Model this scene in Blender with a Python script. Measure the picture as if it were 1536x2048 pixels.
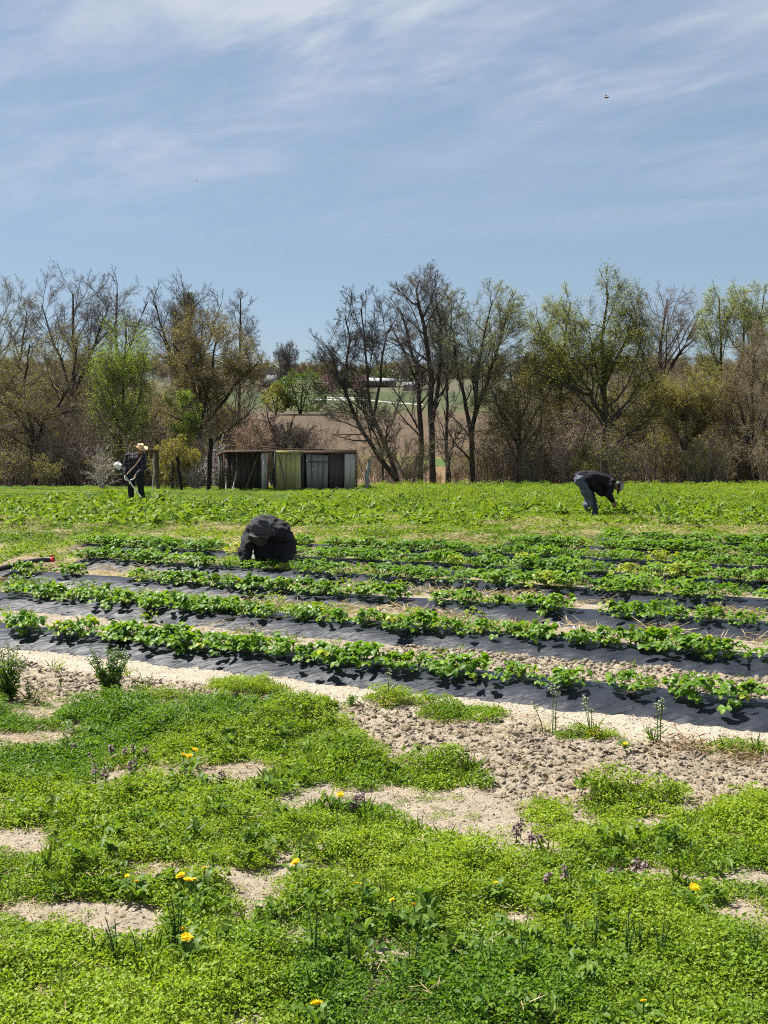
import bpy, math, random
import numpy as np
from mathutils import Vector, Matrix
from mathutils import noise as mnoise

for _o in list(bpy.data.objects):
    bpy.data.objects.remove(_o)
scene = bpy.context.scene
COL = scene.collection
R = math.radians

# ------------------------------------------------------------------ camera
F = 2300.0                      # focal length in photo pixels (photo 1536 x 2048)
CAMH = 1.76
PITCH = math.atan(144.0 / F)
cam_d = bpy.data.cameras.new("camera")
cam = bpy.data.objects.new("camera", cam_d)
COL.objects.link(cam)
cam.location = (0, 0, CAMH)
cam.rotation_euler = (R(90) - PITCH, 0, 0)
cam_d.sensor_fit = 'VERTICAL'
cam_d.sensor_height = 36.0
cam_d.lens = 36.0 * F / 2048.0
cam_d.clip_start = 0.1
cam_d.clip_end = 9000
scene.camera = cam

# ------------------------------------------------------------------ light
SUN_DIR = Vector((-0.46, 0.30, 0.84)).normalized()      # towards the sun
SUN_EL = math.asin(SUN_DIR.z)
SUN_AZ = math.atan2(SUN_DIR.x, SUN_DIR.y)
sun_d = bpy.data.lights.new("sun", 'SUN')
sun_d.energy = 5.0
sun_d.angle = R(0.5)
sun_d.color = (1.0, 0.955, 0.88)
sun = bpy.data.objects.new("sun", sun_d)
COL.objects.link(sun)
sun.rotation_euler = SUN_DIR.to_track_quat('Z', 'Y').to_euler()

world = bpy.data.worlds.new("World")
scene.world = world
world.use_nodes = True
wn, wl = world.node_tree.nodes, world.node_tree.links
wn.clear()
w_out = wn.new('ShaderNodeOutputWorld')
w_bg = wn.new('ShaderNodeBackground'); w_bg.inputs['Strength'].default_value = 0.056
w_sky = wn.new('ShaderNodeTexSky'); w_sky.sky_type = 'NISHITA'; w_sky.sun_disc = False
w_sky.sun_elevation = SUN_EL; w_sky.sun_rotation = SUN_AZ
w_sky.altitude = 200; w_sky.air_density = 1.0; w_sky.dust_density = 0.3; w_sky.ozone_density = 2.6
w_tc = wn.new('ShaderNodeTexCoord')
w_sep = wn.new('ShaderNodeSeparateXYZ'); wl.new(w_tc.outputs['Generated'], w_sep.inputs[0])
def wmath(op, a, b=None, clamp=False):
    n = wn.new('ShaderNodeMath'); n.operation = op; n.use_clamp = clamp
    for i, v in enumerate((a, b)):
        if v is None: continue
        if isinstance(v, (int, float)): n.inputs[i].default_value = v
        else: wl.new(v, n.inputs[i])
    return n.outputs[0]
# thin cirrus lies on a level sheet high above: the view direction is carried onto that sheet
w_z = wmath('MAXIMUM', w_sep.outputs['Z'], 0.02)
w_px = wmath('DIVIDE', w_sep.outputs['X'], w_z); w_py = wmath('DIVIDE', w_sep.outputs['Y'], w_z)
w_cmb = wn.new('ShaderNodeCombineXYZ'); wl.new(w_px, w_cmb.inputs[0]); wl.new(w_py, w_cmb.inputs[1])
def wcloud(rot, sx, sy, ox, scale, detail, rough, dist, lo, hi):
    m0 = wn.new('ShaderNodeMapping'); wl.new(w_cmb.outputs[0], m0.inputs['Vector']); m0.inputs['Rotation'].default_value = (0, 0, R(rot))
    m = wn.new('ShaderNodeMapping'); wl.new(m0.outputs[0], m.inputs['Vector'])
    m.inputs['Scale'].default_value = (sx, sy, 1); m.inputs['Location'].default_value = (ox, 0.3 * ox, 0)
    n = wn.new('ShaderNodeTexNoise'); wl.new(m.outputs[0], n.inputs['Vector'])
    n.inputs['Scale'].default_value = scale; n.inputs['Detail'].default_value = detail; n.inputs['Roughness'].default_value = rough; n.inputs['Distortion'].default_value = dist
    r = wn.new('ShaderNodeMapRange'); r.interpolation_type = 'SMOOTHSTEP'; wl.new(n.outputs['Fac'], r.inputs['Value'])
    r.inputs['From Min'].default_value = lo; r.inputs['From Max'].default_value = hi
    return r.outputs[0]
c1 = wcloud(50, 0.42, 1.0, 1.7, 1.7, 9, 0.60, 0.5, 0.36, 0.68)
c2 = wcloud(50, 0.7, 1.0, 5.1, 0.8, 4, 0.5, 0.2, 0.36, 0.60)
c3 = wcloud(56, 0.40, 1.0, 9.3, 4.5, 8, 0.65, 0.6, 0.36, 0.72)
cc = wmath('MULTIPLY', wmath('ADD', wmath('MULTIPLY', c1, 0.78), wmath('MULTIPLY', c3, 0.48)), wmath('ADD', wmath('MULTIPLY', c2, 0.75), 0.36))
fade = wn.new('ShaderNodeMapRange'); fade.interpolation_type = 'SMOOTHSTEP'
wl.new(w_sep.outputs['Z'], fade.inputs['Value']); fade.inputs['From Min'].default_value = 0.145; fade.inputs['From Max'].default_value = 0.29
cf = wmath('MULTIPLY', cc, fade.outputs[0], clamp=True)
w_hsv = wn.new('ShaderNodeHueSaturation'); wl.new(w_sky.outputs[0], w_hsv.inputs['Color'])
w_hsv.inputs['Saturation'].default_value = 1.0; w_hsv.inputs['Value'].default_value = 1.0
w_flat = wn.new('ShaderNodeMix'); w_flat.data_type = 'RGBA'; w_flat.inputs['Factor'].default_value = 0.62
wl.new(w_hsv.outputs[0], w_flat.inputs['A']); w_flat.inputs['B'].default_value = (2.15, 2.87, 3.85, 1)
w_mix = wn.new('ShaderNodeMix'); w_mix.data_type = 'RGBA'
wl.new(cf, w_mix.inputs['Factor']); wl.new(w_flat.outputs['Result'], w_mix.inputs['A']); w_mix.inputs['B'].default_value = (4.5, 4.9, 5.6, 1)
wl.new(w_mix.outputs['Result'], w_bg.inputs['Color']); wl.new(w_bg.outputs[0], w_out.inputs['Surface'])

scene.view_settings.view_transform = 'Standard'
scene.view_settings.look = 'None'
scene.view_settings.exposure = 1.3
scene.view_settings.gamma = 1.0
scene.view_settings.use_curve_mapping = False
scene.render.engine = 'CYCLES'
scene.cycles.max_bounces = 6
scene.cycles.diffuse_bounces = 3
scene.cycles.transmission_bounces = 4
scene.cycles.transparent_max_bounces = 6
scene.cycles.use_denoising = False
scene.cycles.filter_width = 1.1

# ------------------------------------------------------------------ helpers
def ray(px, py):
    a, b = (px - 768.0) / F, (1024.0 - py) / F
    c, s = math.cos(PITCH), math.sin(PITCH)
    return Vector((a, c + b * s, -s + b * c))
def gp(px, py, z=0.0):
    """photo pixel -> point on the level plane z"""
    d = ray(px, py); t = (z - CAMH) / d.z
    return Vector((d.x * t, d.y * t, z))
def wp(px, py, Y):
    """photo pixel -> point at distance Y"""
    d = ray(px, py); t = Y / d.y
    return Vector((d.x * t, Y, CAMH + d.z * t))

def _hash(xi, yi, seed):
    h = (xi.astype(np.int64) * 374761393 + yi.astype(np.int64) * 668265263 + seed * 974634541) & 0xffffffff
    h = ((h ^ (h >> 13)) * 1274126177) & 0xffffffff
    h = h ^ (h >> 16)
    return (h & 0xffff) / 65535.0
def vnoise(x, y, seed=0):
    x = np.asarray(x, float); y = np.asarray(y, float)
    xi, yi = np.floor(x), np.floor(y)
    fx, fy = x - xi, y - yi
    fx = fx * fx * (3 - 2 * fx); fy = fy * fy * (3 - 2 * fy)
    a = _hash(xi, yi, seed); b = _hash(xi + 1, yi, seed); c = _hash(xi, yi + 1, seed); d = _hash(xi + 1, yi + 1, seed)
    return (a * (1 - fx) + b * fx) * (1 - fy) + (c * (1 - fx) + d * fx) * fy
def fbm(x, y, seed=0, o=4, rough=0.5):
    s, amp, tot = 0.0, 1.0, 0.0
    for i in range(o):
        s = s + amp * vnoise(np.asarray(x) * 2 ** i + 17.3 * i, np.asarray(y) * 2 ** i - 9.1 * i, seed + i); tot += amp; amp *= rough
    return s / tot
def sstep(a, b, x):
    t = np.clip((np.asarray(x, float) - a) / (b - a), 0, 1)
    return t * t * (3 - 2 * t)

def np_mesh(name, V, faces, mats=(), smooth=False, fmat=None, attrs=None, cols=None):
    """faces: list of int arrays (m,3) or (m,4)"""
    me = bpy.data.meshes.new(name)
    V = np.asarray(V, np.float32).reshape(-1, 3)
    faces = [np.asarray(f, np.int32) for f in faces if len(f)]
    nl = sum(f.size for f in faces); nf = sum(len(f) for f in faces)
    me.vertices.add(len(V)); me.vertices.foreach_set('co', V.ravel())
    me.loops.add(nl); me.polygons.add(nf)
    me.loops.foreach_set('vertex_index', np.concatenate([f.ravel() for f in faces]))
    tot = np.concatenate([np.full(len(f), f.shape[1], np.int32) for f in faces])
    st = np.concatenate([[0], np.cumsum(tot)[:-1]]).astype(np.int32)
    me.polygons.foreach_set('loop_start', st)
    me.polygons.foreach_set('loop_total', tot)
    if fmat is not None: me.polygons.foreach_set('material_index', np.asarray(fmat, np.int32))
    if smooth: me.polygons.foreach_set('use_smooth', np.ones(nf, bool))
    for m in mats: me.materials.append(m)
    if attrs:
        for k, (dt, arr) in attrs.items():
            a = me.attributes.new(k, dt, 'POINT')
            a.data.foreach_set('vector' if dt == 'FLOAT_VECTOR' else 'value', np.ascontiguousarray(arr).ravel())
    if cols is not None:
        a = me.attributes.new('col', 'FLOAT_COLOR', 'POINT')
        c4 = np.ones((len(V), 4), np.float32); c4[:, :3] = cols
        a.data.foreach_set('color', c4.ravel())
    me.update(); me.validate()
    return me

class MB:
    """collects shapes into one mesh"""
    def __init__(s): s.V, s.F, s.n = [], [], 0
    def add(s, V, F):
        V = np.asarray(V, float).reshape(-1, 3)
        s.V.append(V)
        by = {}
        for f in F: by.setdefault(len(f), []).append(f)
        for k, l in by.items(): s.F.append(np.asarray(l, np.int32) + s.n)
        s.n += len(V)
    def addnp(s, V, F):
        s.V.append(V); s.F.append(np.asarray(F, np.int32) + s.n); s.n += len(V)
    def box(s, a, b, M=None, jit=0.0, rng=None):
        x0, y0, z0 = a; x1, y1, z1 = b
        V = np.array([(x0, y0, z0), (x1, y0, z0), (x1, y1, z0), (x0, y1, z0), (x0, y0, z1), (x1, y0, z1), (x1, y1, z1), (x0, y1, z1)], float)
        if jit: V = V + (rng or np.random.default_rng(1)).normal(0, jit, V.shape)
        if M is not None: V = np.array([M @ Vector(v) for v in V])
        s.add(V, [(0, 3, 2, 1), (4, 5, 6, 7), (0, 1, 5, 4), (1, 2, 6, 5), (2, 3, 7, 6), (3, 0, 4, 7)])
    def tube(s, pts, rad, n=8, caps=True):
        P = np.asarray(pts, float); rad = np.broadcast_to(np.asarray(rad, float), (len(P),))
        T = np.gradient(P, axis=0); T /= np.linalg.norm(T, axis=1)[:, None] + 1e-9
        ref = np.array([0, 0, 1.0]) if abs(T[:, 2].mean()) < 0.8 else np.array([1.0, 0, 0])
        U = np.cross(T, ref); U /= np.linalg.norm(U, axis=1)[:, None] + 1e-9
        W = np.cross(T, U)
        a = np.arange(n) * 2 * math.pi / n
        V = P[:, None, :] + rad[:, None, None] * (np.cos(a)[None, :, None] * U[:, None, :] + np.sin(a)[None, :, None] * W[:, None, :])
        m = len(P); F = []
        for i in range(m - 1):
            for j in range(n): F.append((i * n + j, i * n + (j + 1) % n, (i + 1) * n + (j + 1) % n, (i + 1) * n + j))
        F = [f for f in F]
        if caps: F += [tuple(range(n)), tuple((m - 1) * n + j for j in reversed(range(n)))]
        s.add(V.reshape(-1, 3), F)
    def ball(s, c, r, nu=10, nv=7, M=None, jit=0.0, rng=None):
        r = np.broadcast_to(np.asarray(r, float), (3,)); V = [(0, 0, -1)]
        for i in range(1, nv):
            t = math.pi * i / nv - math.pi / 2
            for j in range(nu): V.append((math.cos(t) * math.cos(2 * math.pi * j / nu), math.cos(t) * math.sin(2 * math.pi * j / nu), math.sin(t)))
        V.append((0, 0, 1)); V = np.array(V)
        if jit: V *= 1 + rng.normal(0, jit, (len(V), 1))
        V = V * r
        if M is not None: V = V @ np.array(M.to_3x3()).T
        V = V + np.asarray(c, float)
        F = [(0, 1 + (j + 1) % nu, 1 + j) for j in range(nu)]
        for i in range(nv - 2):
            for j in range(nu): F.append((1 + i * nu + j, 1 + i * nu + (j + 1) % nu, 1 + (i + 1) * nu + (j + 1) % nu, 1 + (i + 1) * nu + j))
        k = 1 + (nv - 2) * nu
        F += [(k + j, k + (j + 1) % nu, len(V) - 1) for j in range(nu)]
        s.add(V, F)
    def mesh(s, name, mat=None, smooth=False, **kw):
        return np_mesh(name, np.concatenate(s.V), s.F, [mat] if mat else [], smooth, **kw)
    def build(s, name, mat=None, parent=None, smooth=False, loc=None, **kw):
        o = bpy.data.objects.new(name, s.mesh(name, mat, smooth, **kw)); COL.objects.link(o)
        if parent is not None: o.parent = parent
        if loc is not None: o.location = loc
        return o

def obj(name, me, parent=None, loc=None, rot=None, scl=None):
    o = bpy.data.objects.new(name, me); COL.objects.link(o)
    if parent is not None: o.parent = parent
    if loc is not None: o.location = loc
    if rot is not None: o.rotation_euler = rot
    if scl is not None: o.scale = (scl,) * 3 if isinstance(scl, (int, float)) else scl
    return o
def tag(o, label=None, cat=None, group=None, kind=None):
    if label: o['label'] = label
    if cat: o['category'] = cat
    if group: o['group'] = group
    if kind: o['kind'] = kind
    return o
def thing(name, label, cat, loc=(0, 0, 0), rotz=0.0, group=None):
    o = bpy.data.objects.new(name, None); COL.objects.link(o)
    o.location = loc; o.rotation_euler = (0, 0, rotz); o.empty_display_size = 0.1
    return tag(o, label, cat, group)
def copy_tree(o, parent=None):
    c = o.copy(); COL.objects.link(c); c.parent = parent
    for ch in list(o.children): copy_tree(ch, c)
    return c

# ------------------------------------------------------------------ materials
class NT:
    def __init__(s, name):
        s.m = bpy.data.materials.new(name); s.m.use_nodes = True
        s.n, s.l = s.m.node_tree.nodes, s.m.node_tree.links
        s.n.clear(); s.out = s.n.new('ShaderNodeOutputMaterial')
    def new(s, t, **kw):
        n = s.n.new(t)
        for k, v in kw.items(): setattr(n, k, v)
        return n
    def put(s, sock, v):
        if isinstance(v, bpy.types.NodeSocket): s.l.new(v, sock)
        elif isinstance(v, (tuple, list)) and sock.type == 'RGBA' and len(v) == 3: sock.default_value = (*v, 1)
        else: sock.default_value = v
    def noise(s, scale, detail=4, rough=0.5, vec=None, dist=0.0, out='Fac'):
        n = s.new('ShaderNodeTexNoise'); n.inputs['Scale'].default_value = scale; n.inputs['Detail'].default_value = detail
        n.inputs['Roughness'].default_value = rough; n.inputs['Distortion'].default_value = dist
        if vec is not None: s.l.new(vec, n.inputs['Vector'])
        return n.outputs[out]
    def coord(s, kind='Object', scale=None, rot=None):
        o = s.new('ShaderNodeTexCoord').outputs[kind]
        if scale is None and rot is None: return o
        m = s.new('ShaderNodeMapping'); s.l.new(o, m.inputs[0])
        if scale: m.inputs['Scale'].default_value = scale
        if rot: m.inputs['Rotation'].default_value = rot
        return m.outputs[0]
    def ramp(s, v, lo, hi, a=0.0, b=1.0):
        n = s.new('ShaderNodeMapRange'); s.put(n.inputs['Value'], v)
        n.inputs['From Min'].default_value = lo; n.inputs['From Max'].default_value = hi
        n.inputs['To Min'].default_value = a; n.inputs['To Max'].default_value = b
        return n.outputs[0]
    def mix(s, f, a, b, mode='MIX'):
        n = s.new('ShaderNodeMix', data_type='RGBA', blend_type=mode)
        s.put(n.inputs['Factor'], f); s.put(n.inputs['A'], a); s.put(n.inputs['B'], b)
        return n.outputs['Result']
    def math(s, op, a, b=0.0, clamp=False):
        n = s.new('ShaderNodeMath', operation=op, use_clamp=clamp); s.put(n.inputs[0], a); s.put(n.inputs[1], b)
        return n.outputs[0]
    def bump(s, h, dist=0.01, strength=1.0):
        n = s.new('ShaderNodeBump'); s.put(n.inputs['Height'], h); n.inputs['Distance'].default_value = dist; n.inputs['Strength'].default_value = strength
        return n.outputs[0]
    def bsdf(s, col, rough=0.7, spec=0.3, normal=None, metal=0.0, **kw):
        n = s.new('ShaderNodeBsdfPrincipled'); s.put(n.inputs['Base Color'], col); s.put(n.inputs['Roughness'], rough)
        n.inputs['Specular IOR Level'].default_value = spec; n.inputs['Metallic'].default_value = metal
        if normal is not None: s.l.new(normal, n.inputs['Normal'])
        return n.outputs[0]
    def done(s, sh):
        s.l.new(sh, s.out.inputs['Surface']); return s.m

def leaf_mat(name, a, b, tr=0.42, spec=0.25, rough=0.5, tint=True, tcol=None):
    """two-tone leaf: colour differs leaf by leaf (per island) and plant by plant"""
    t = NT(name)
    g = t.new('ShaderNodeNewGeometry')
    oi = t.new('ShaderNodeObjectInfo')
    f = t.math('MULTIPLY', g.outputs['Random Per Island'], 0.5)
    if tint:
        at = t.new('ShaderNodeAttribute', attribute_type='INSTANCER', attribute_name='tint')
        f = t.math('ADD', f, t.math('MULTIPLY', at.outputs['Fac'], 0.6))
    else:
        f = t.math('ADD', f, t.math('MULTIPLY', oi.outputs['Random'], 0.5))
    f = t.math('MULTIPLY', f, 1.0, clamp=True)
    c = t.mix(f, a, b)
    p = t.bsdf(c, rough, spec)
    tr_n = t.new('ShaderNodeBsdfTranslucent')
    c2 = t.mix(1.0, c, tcol or (1.25, 1.25, 0.45), 'MULTIPLY')
    t.l.new(c2, tr_n.inputs['Color'])
    m = t.new('ShaderNodeMixShader'); m.inputs[0].default_value = tr
    t.l.new(p, m.inputs[1]); t.l.new(tr_n.outputs[0], m.inputs[2])
    return t.done(m.outputs[0])

def wood_mat(name, a, b, sc=(14, 14, 1.6), rough=0.85, flake=None):
    t = NT(name); v = t.coord('Object', sc)
    oi = t.new('ShaderNodeObjectInfo')
    n = t.noise(1.6, 6, 0.65, v, 0.6)
    c = t.mix(t.ramp(n, 0.3, 0.7), a, b)
    if flake:
        n2 = t.noise(1.2, 7, 0.7, v, 0.3)
        c = t.mix(t.ramp(n2, 0.42, 0.54), c, flake)
    c = t.mix(t.math('MULTIPLY', oi.outputs['Random'], 0.35), c, tuple(x * 0.5 for x in a))
    return t.done(t.bsdf(c, rough, 0.2, t.bump(n, 0.01, 0.6)))

def plain_mat(name, col, rough=0.7, spec=0.3, var=0.25, sc=8, bump=0.0, metal=0.0):
    t = NT(name); n = t.noise(sc, 5, 0.6, t.coord('Object'))
    c = t.mix(t.ramp(n, 0.3, 0.7), tuple(x * (1 - var) for x in col), tuple(min(1, x * (1 + var)) for x in col))
    return t.done(t.bsdf(c, rough, spec, t.bump(n, bump) if bump else None, metal))

M = {}
M['chickweed'] = leaf_mat('chickweed_leaf', (0.048, 0.138, 0.013), (0.255, 0.345, 0.026), 0.42, 0.22)
M['weed'] = leaf_mat('weed_leaf', (0.042, 0.115, 0.014), (0.21, 0.285, 0.03), 0.42, 0.2)
M['grass'] = leaf_mat('grass_blade', (0.055, 0.14, 0.02), (0.19, 0.26, 0.03), 0.45, 0.25)
M['straw'] = leaf_mat('dry_straw', (0.34, 0.25, 0.12), (0.52, 0.42, 0.24), 0.25, 0.2, tcol=(1, 1, 0.9))
M['straw_dark'] = leaf_mat('old_straw', (0.16, 0.10, 0.05), (0.40, 0.30, 0.17), 0.15, 0.2, tcol=(1, 1, 0.9))
M['berry'] = leaf_mat('strawberry_leaf', (0.045, 0.135, 0.012), (0.19, 0.31, 0.022), 0.45, 0.3, 0.5, tint=False)
M['berry_yellow'] = leaf_mat('yellowing_strawberry_leaf', (0.20, 0.28, 0.02), (0.34, 0.36, 0.03), 0.42, 0.35, 0.45, tint=False)
M['tallweed'] = leaf_mat('tall_weed_leaf', (0.055, 0.125, 0.022), (0.15, 0.235, 0.035), 0.45, 0.25, tint=False)
M['tallweed_y'] = leaf_mat('yellow_weed_leaf', (0.24, 0.24, 0.02), (0.36, 0.30, 0.03), 0.4, 0.25, tint=False)
M['stem'] = plain_mat('green_stem', (0.07, 0.12, 0.03))
M['petal_white'] = plain_mat('white_petal', (0.75, 0.76, 0.70), 0.6)
M['budcream'] = plain_mat('pale_bud', (0.30, 0.35, 0.20), 0.8, 0.1)
M['dandelion'] = plain_mat('dandelion_petal', (0.85, 0.55, 0.005), 0.6, 0.2, 0.12, 60)
M['nettle'] = leaf_mat('purple_top_leaf', (0.15, 0.10, 0.11), (0.27, 0.19, 0.20), 0.3, 0.25, tint=False, tcol=(1, 0.9, 0.8))
M['bark'] = wood_mat('dark_bark', (0.03, 0.025, 0.021), (0.095, 0.08, 0.068), (6, 6, 1.5))
M['bark_grey'] = wood_mat('grey_bark', (0.12, 0.105, 0.095), (0.27, 0.24, 0.22), (6, 6, 1.5))
M['twig_brown'] = wood_mat('brown_twig', (0.16, 0.125, 0.10), (0.34, 0.28, 0.23), (6, 6, 1.5))
M['l_olive'] = leaf_mat('olive_bud_leaf', (0.135, 0.132, 0.042), (0.25, 0.238, 0.075), 0.5, 0.12, tint=False)
M['l_brown'] = leaf_mat('brown_bud_leaf', (0.155, 0.125, 0.062), (0.26, 0.22, 0.10), 0.5, 0.12, tint=False, tcol=(1.1, 1.0, 0.6))
M['l_green'] = leaf_mat('fresh_green_leaf', (0.095, 0.15, 0.03), (0.21, 0.28, 0.06), 0.5, 0.15, tint=False)
M['l_pale'] = leaf_mat('pale_young_leaf', (0.20, 0.235, 0.09), (0.36, 0.40, 0.17), 0.45, 0.15, tint=False)
M['l_dark'] = leaf_mat('dark_evergreen_leaf', (0.035, 0.06, 0.02), (0.075, 0.115, 0.035), 0.3, 0.2, tint=False)
M['l_mid'] = leaf_mat('mid_green_leaf', (0.04, 0.07, 0.022), (0.085, 0.125, 0.04), 0.45, 0.15, tint=False)
M['l_pink'] = leaf_mat('redbud_blossom', (0.16, 0.075, 0.085), (0.25, 0.12, 0.13), 0.3, 0.2, tint=False, tcol=(1, 1, 1))
M['l_rust'] = leaf_mat('rusty_dry_leaf', (0.27, 0.16, 0.08), (0.40, 0.26, 0.15), 0.3, 0.2, tint=False, tcol=(1.1, 1, 0.8))
# ------------------------------------------------------------------ the lie of the land
COSR, SINR = 0.887, 0.462                       # strawberry rows run at 27.5 degrees across the view
SLOPE = SINR / COSR
Q0, DQ, NBED = 8.0, 1.83, 8
BEDW, BEDH = 0.78, 0.12
BED_X0 = [-6, -7, -8, -4.55, -5.2, -2.0, 1.6, 3.3]   # where each bed starts on the left
PROF_Y = np.array([-60, 42, 46, 52, 60, 80, 110, 150, 200, 250, 320, 400, 520, 600, 720, 950, 1600, 6000], float)
PROF_Z = np.array([0, 0, -0.1, -0.4, -0.6, -0.4, 0.3, 2.0, 4.8, 7.7, 12.9, 19.5, 29.5, 33, 33, 22, 8, 0], float)

def rowq(x, y): return y + SLOPE * x
def bed_mask(x, y):
    q = rowq(x, y); k = np.floor((q - Q0 + 0.05) / DQ)
    p = (q - Q0 - k * DQ) * COSR
    ok = (k >= 0) & (k < NBED)
    x0 = np.array(BED_X0)[np.clip(k, 0, NBED - 1).astype(int)]
    return ok & (p > 0.055) & (p < BEDW - 0.05) & (x > x0)

# edge of the green ground cover (points on the ground)
_edge_px = [(-150, 1412), (0, 1408), (180, 1392), (300, 1397), (450, 1412), (560, 1425), (640, 1440), (700, 1468), (745, 1508), (800, 1542), (960, 1565), (990, 1590),
            (1060, 1630), (1130, 1632), (1180, 1615), (1250, 1606), (1330, 1612), (1400, 1634), (1470, 1618), (1536, 1602), (1700, 1592)]
_edge = np.array([gp(a, b)[:2] for a, b in _edge_px])
def _patch(l, f=1.0, dy=0.0):
    out = []
    for cx, cy, rx, ry in l:
        g = gp(cx, cy); out.append((g.x, g.y - dy, f * rx * g.y / F, f * ry * g.y ** 2 / (CAMH * F) + dy))
    return out
BARE = _patch([(50, 1480, 105, 20), (462, 1540, 78, 24), (655, 1580, 60, 18), (600, 1600, 50, 12), (800, 1586, 60, 13), (925, 1612, 120, 38), (1000, 1655, 70, 26), (1065, 1690, 40, 14),
               (30, 1675, 75, 15), (70, 1702, 50, 12), (1290, 1745, 75, 11), (1490, 1750, 90, 20), (1290, 1640, 55, 11), (120, 1826, 230, 24), (255, 1856, 100, 22), (0, 1625, 22, 20),
               (1040, 1836, 45, 11), (1150, 1842, 32, 10), (790, 1900, 48, 9), (735, 1908, 26, 8), (95, 1982, 34, 8), (505, 2040, 60, 6), (1385, 2005, 24, 6), (30, 1750, 40, 10), (1150, 1640, 60, 14), (860, 1600, 120, 16), (1400, 1752, 90, 10)], 1.0, 0.032)
TUFTS = _patch([(490, 1378, 75, 13), (820, 1405, 70, 12), (930, 1432, 80, 13), (850, 1552, 100, 18), (715, 1565, 60, 22), (1260, 1606, 130, 16), (1100, 1632, 45, 12),
                (820, 1600, 40, 10), (1180, 1470, 60, 8), (1490, 1500, 60, 10), (1080, 1615, 40, 8)])
def _blob(x, y, l, seed, wob=0.6):
    m = np.zeros_like(x)
    n = (fbm(x * 4.5, y * 2.6, seed, 4, 0.6) - 0.5) * 2
    for cx, cy, rx, ry in l:
        d = np.sqrt(((x - cx) / rx) ** 2 + ((y - cy) / ry) ** 2) + n * wob
        m = np.maximum(m, sstep(1.25, 0.75, d))
    return m
def green(x, y):
    """how densely the low green weeds cover the ground in the foreground, 0..1"""
    x = np.asarray(x, float); y = np.asarray(y, float)
    yb = np.interp(x, _edge[:, 0], _edge[:, 1]) + (fbm(x * 3, y * 3, 5) - 0.5) * 0.5
    g = sstep(0.05, -0.10, y - yb)
    g = g * (1 - _blob(x, y, BARE, 11))
    g = np.maximum(g, _blob(x, y, TUFTS, 23))
    thin = fbm(x * 2.2, y * 2.2, 31, 4)
    g = g * (0.35 + 0.65 * sstep(0.30, 0.42, thin))
    fr = fbm(x * 16, y * 11, 37, 3)
    return np.maximum(g * (0.25 + 0.75 * sstep(0.10, 0.42, g * 0.62 + (fr - 0.42))), 0.05 * (y < yb + 0.15))
def mound(x, y):
    g = gp(640, 1455); h = 0.10 * np.exp(-(((x - g.x) / 0.55) ** 2 + ((y - g.y) / 0.5) ** 2))
    g = gp(1260, 1600); h = h + 0.08 * np.exp(-(((x - g.x) / 0.42) ** 2 + ((y - g.y) / 0.28) ** 2))
    g = gp(850, 1552); h = h + 0.05 * np.exp(-(((x - g.x) / 0.26) ** 2 + ((y - g.y) / 0.25) ** 2))
    g = gp(250, 1420); h = h + 0.06 * np.exp(-(((x - g.x) / 1.1) ** 2 + ((y - g.y) / 0.3) ** 2))
    near_bare = np.zeros_like(np.asarray(x, float))
    for cx, cy, rx, ry in BARE: near_bare = np.maximum(near_bare, sstep(1.9, 1.15, np.sqrt(((x - cx) / (rx + 0.05)) ** 2 + ((y - cy) / (ry + 0.07)) ** 2)))
    return (h + 0.06 * sstep(0.42, 0.7, fbm(x * 1.6, y * 1.6, 77)) + 0.06 * sstep(0.40, 0.75, fbm(x * 5, y * 5, 78, 3))) * (1 - 0.85 * near_bare)
def clodzone(x, y):
    """rough tilled soil between the ground cover and the first bed"""
    q = rowq(x, y)
    a = sstep(7.62, 7.35, q + (fbm(x * 2, y * 2, 41) - 0.5) * 0.3) * sstep(4.8, 5.6, y)
    yb = np.interp(x, _edge[:, 0], _edge[:, 1])
    return a * sstep(-0.25, 0.1, y - yb)
def furrowclods(x, y):
    q = rowq(x, y)
    return sstep(8.85, 9.05, q) * sstep(9.85, 9.65, q) * sstep(-0.3, 0.4, x)
def H(x, y):
    x = np.asarray(x, float); y = np.asarray(y, float)
    z = np.interp(y, PROF_Y, PROF_Z) + 0.012 * sstep(80, 200, y) * np.abs(x) * (fbm(x * 0.01, y * 0.01, 3) - 0.5)
    near = sstep(22, 14, y)
    z = z + near * ((fbm(x * 2.5, y * 2.5, 1) - 0.5) * 0.04)
    z = z + near * (0.6 + 0.8 * clodzone(x, y) + 1.4 * furrowclods(x, y)) * (fbm(x * 13, y * 13, 2, 3, 0.6) - 0.5) * 0.045
    z = z + furrowclods(x, y) * 0.035
    z = z - 0.05 * bed_mask(x, y)
    return z
def H1(x, y): return float(H(np.array([x]), np.array([y]))[0])

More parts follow.
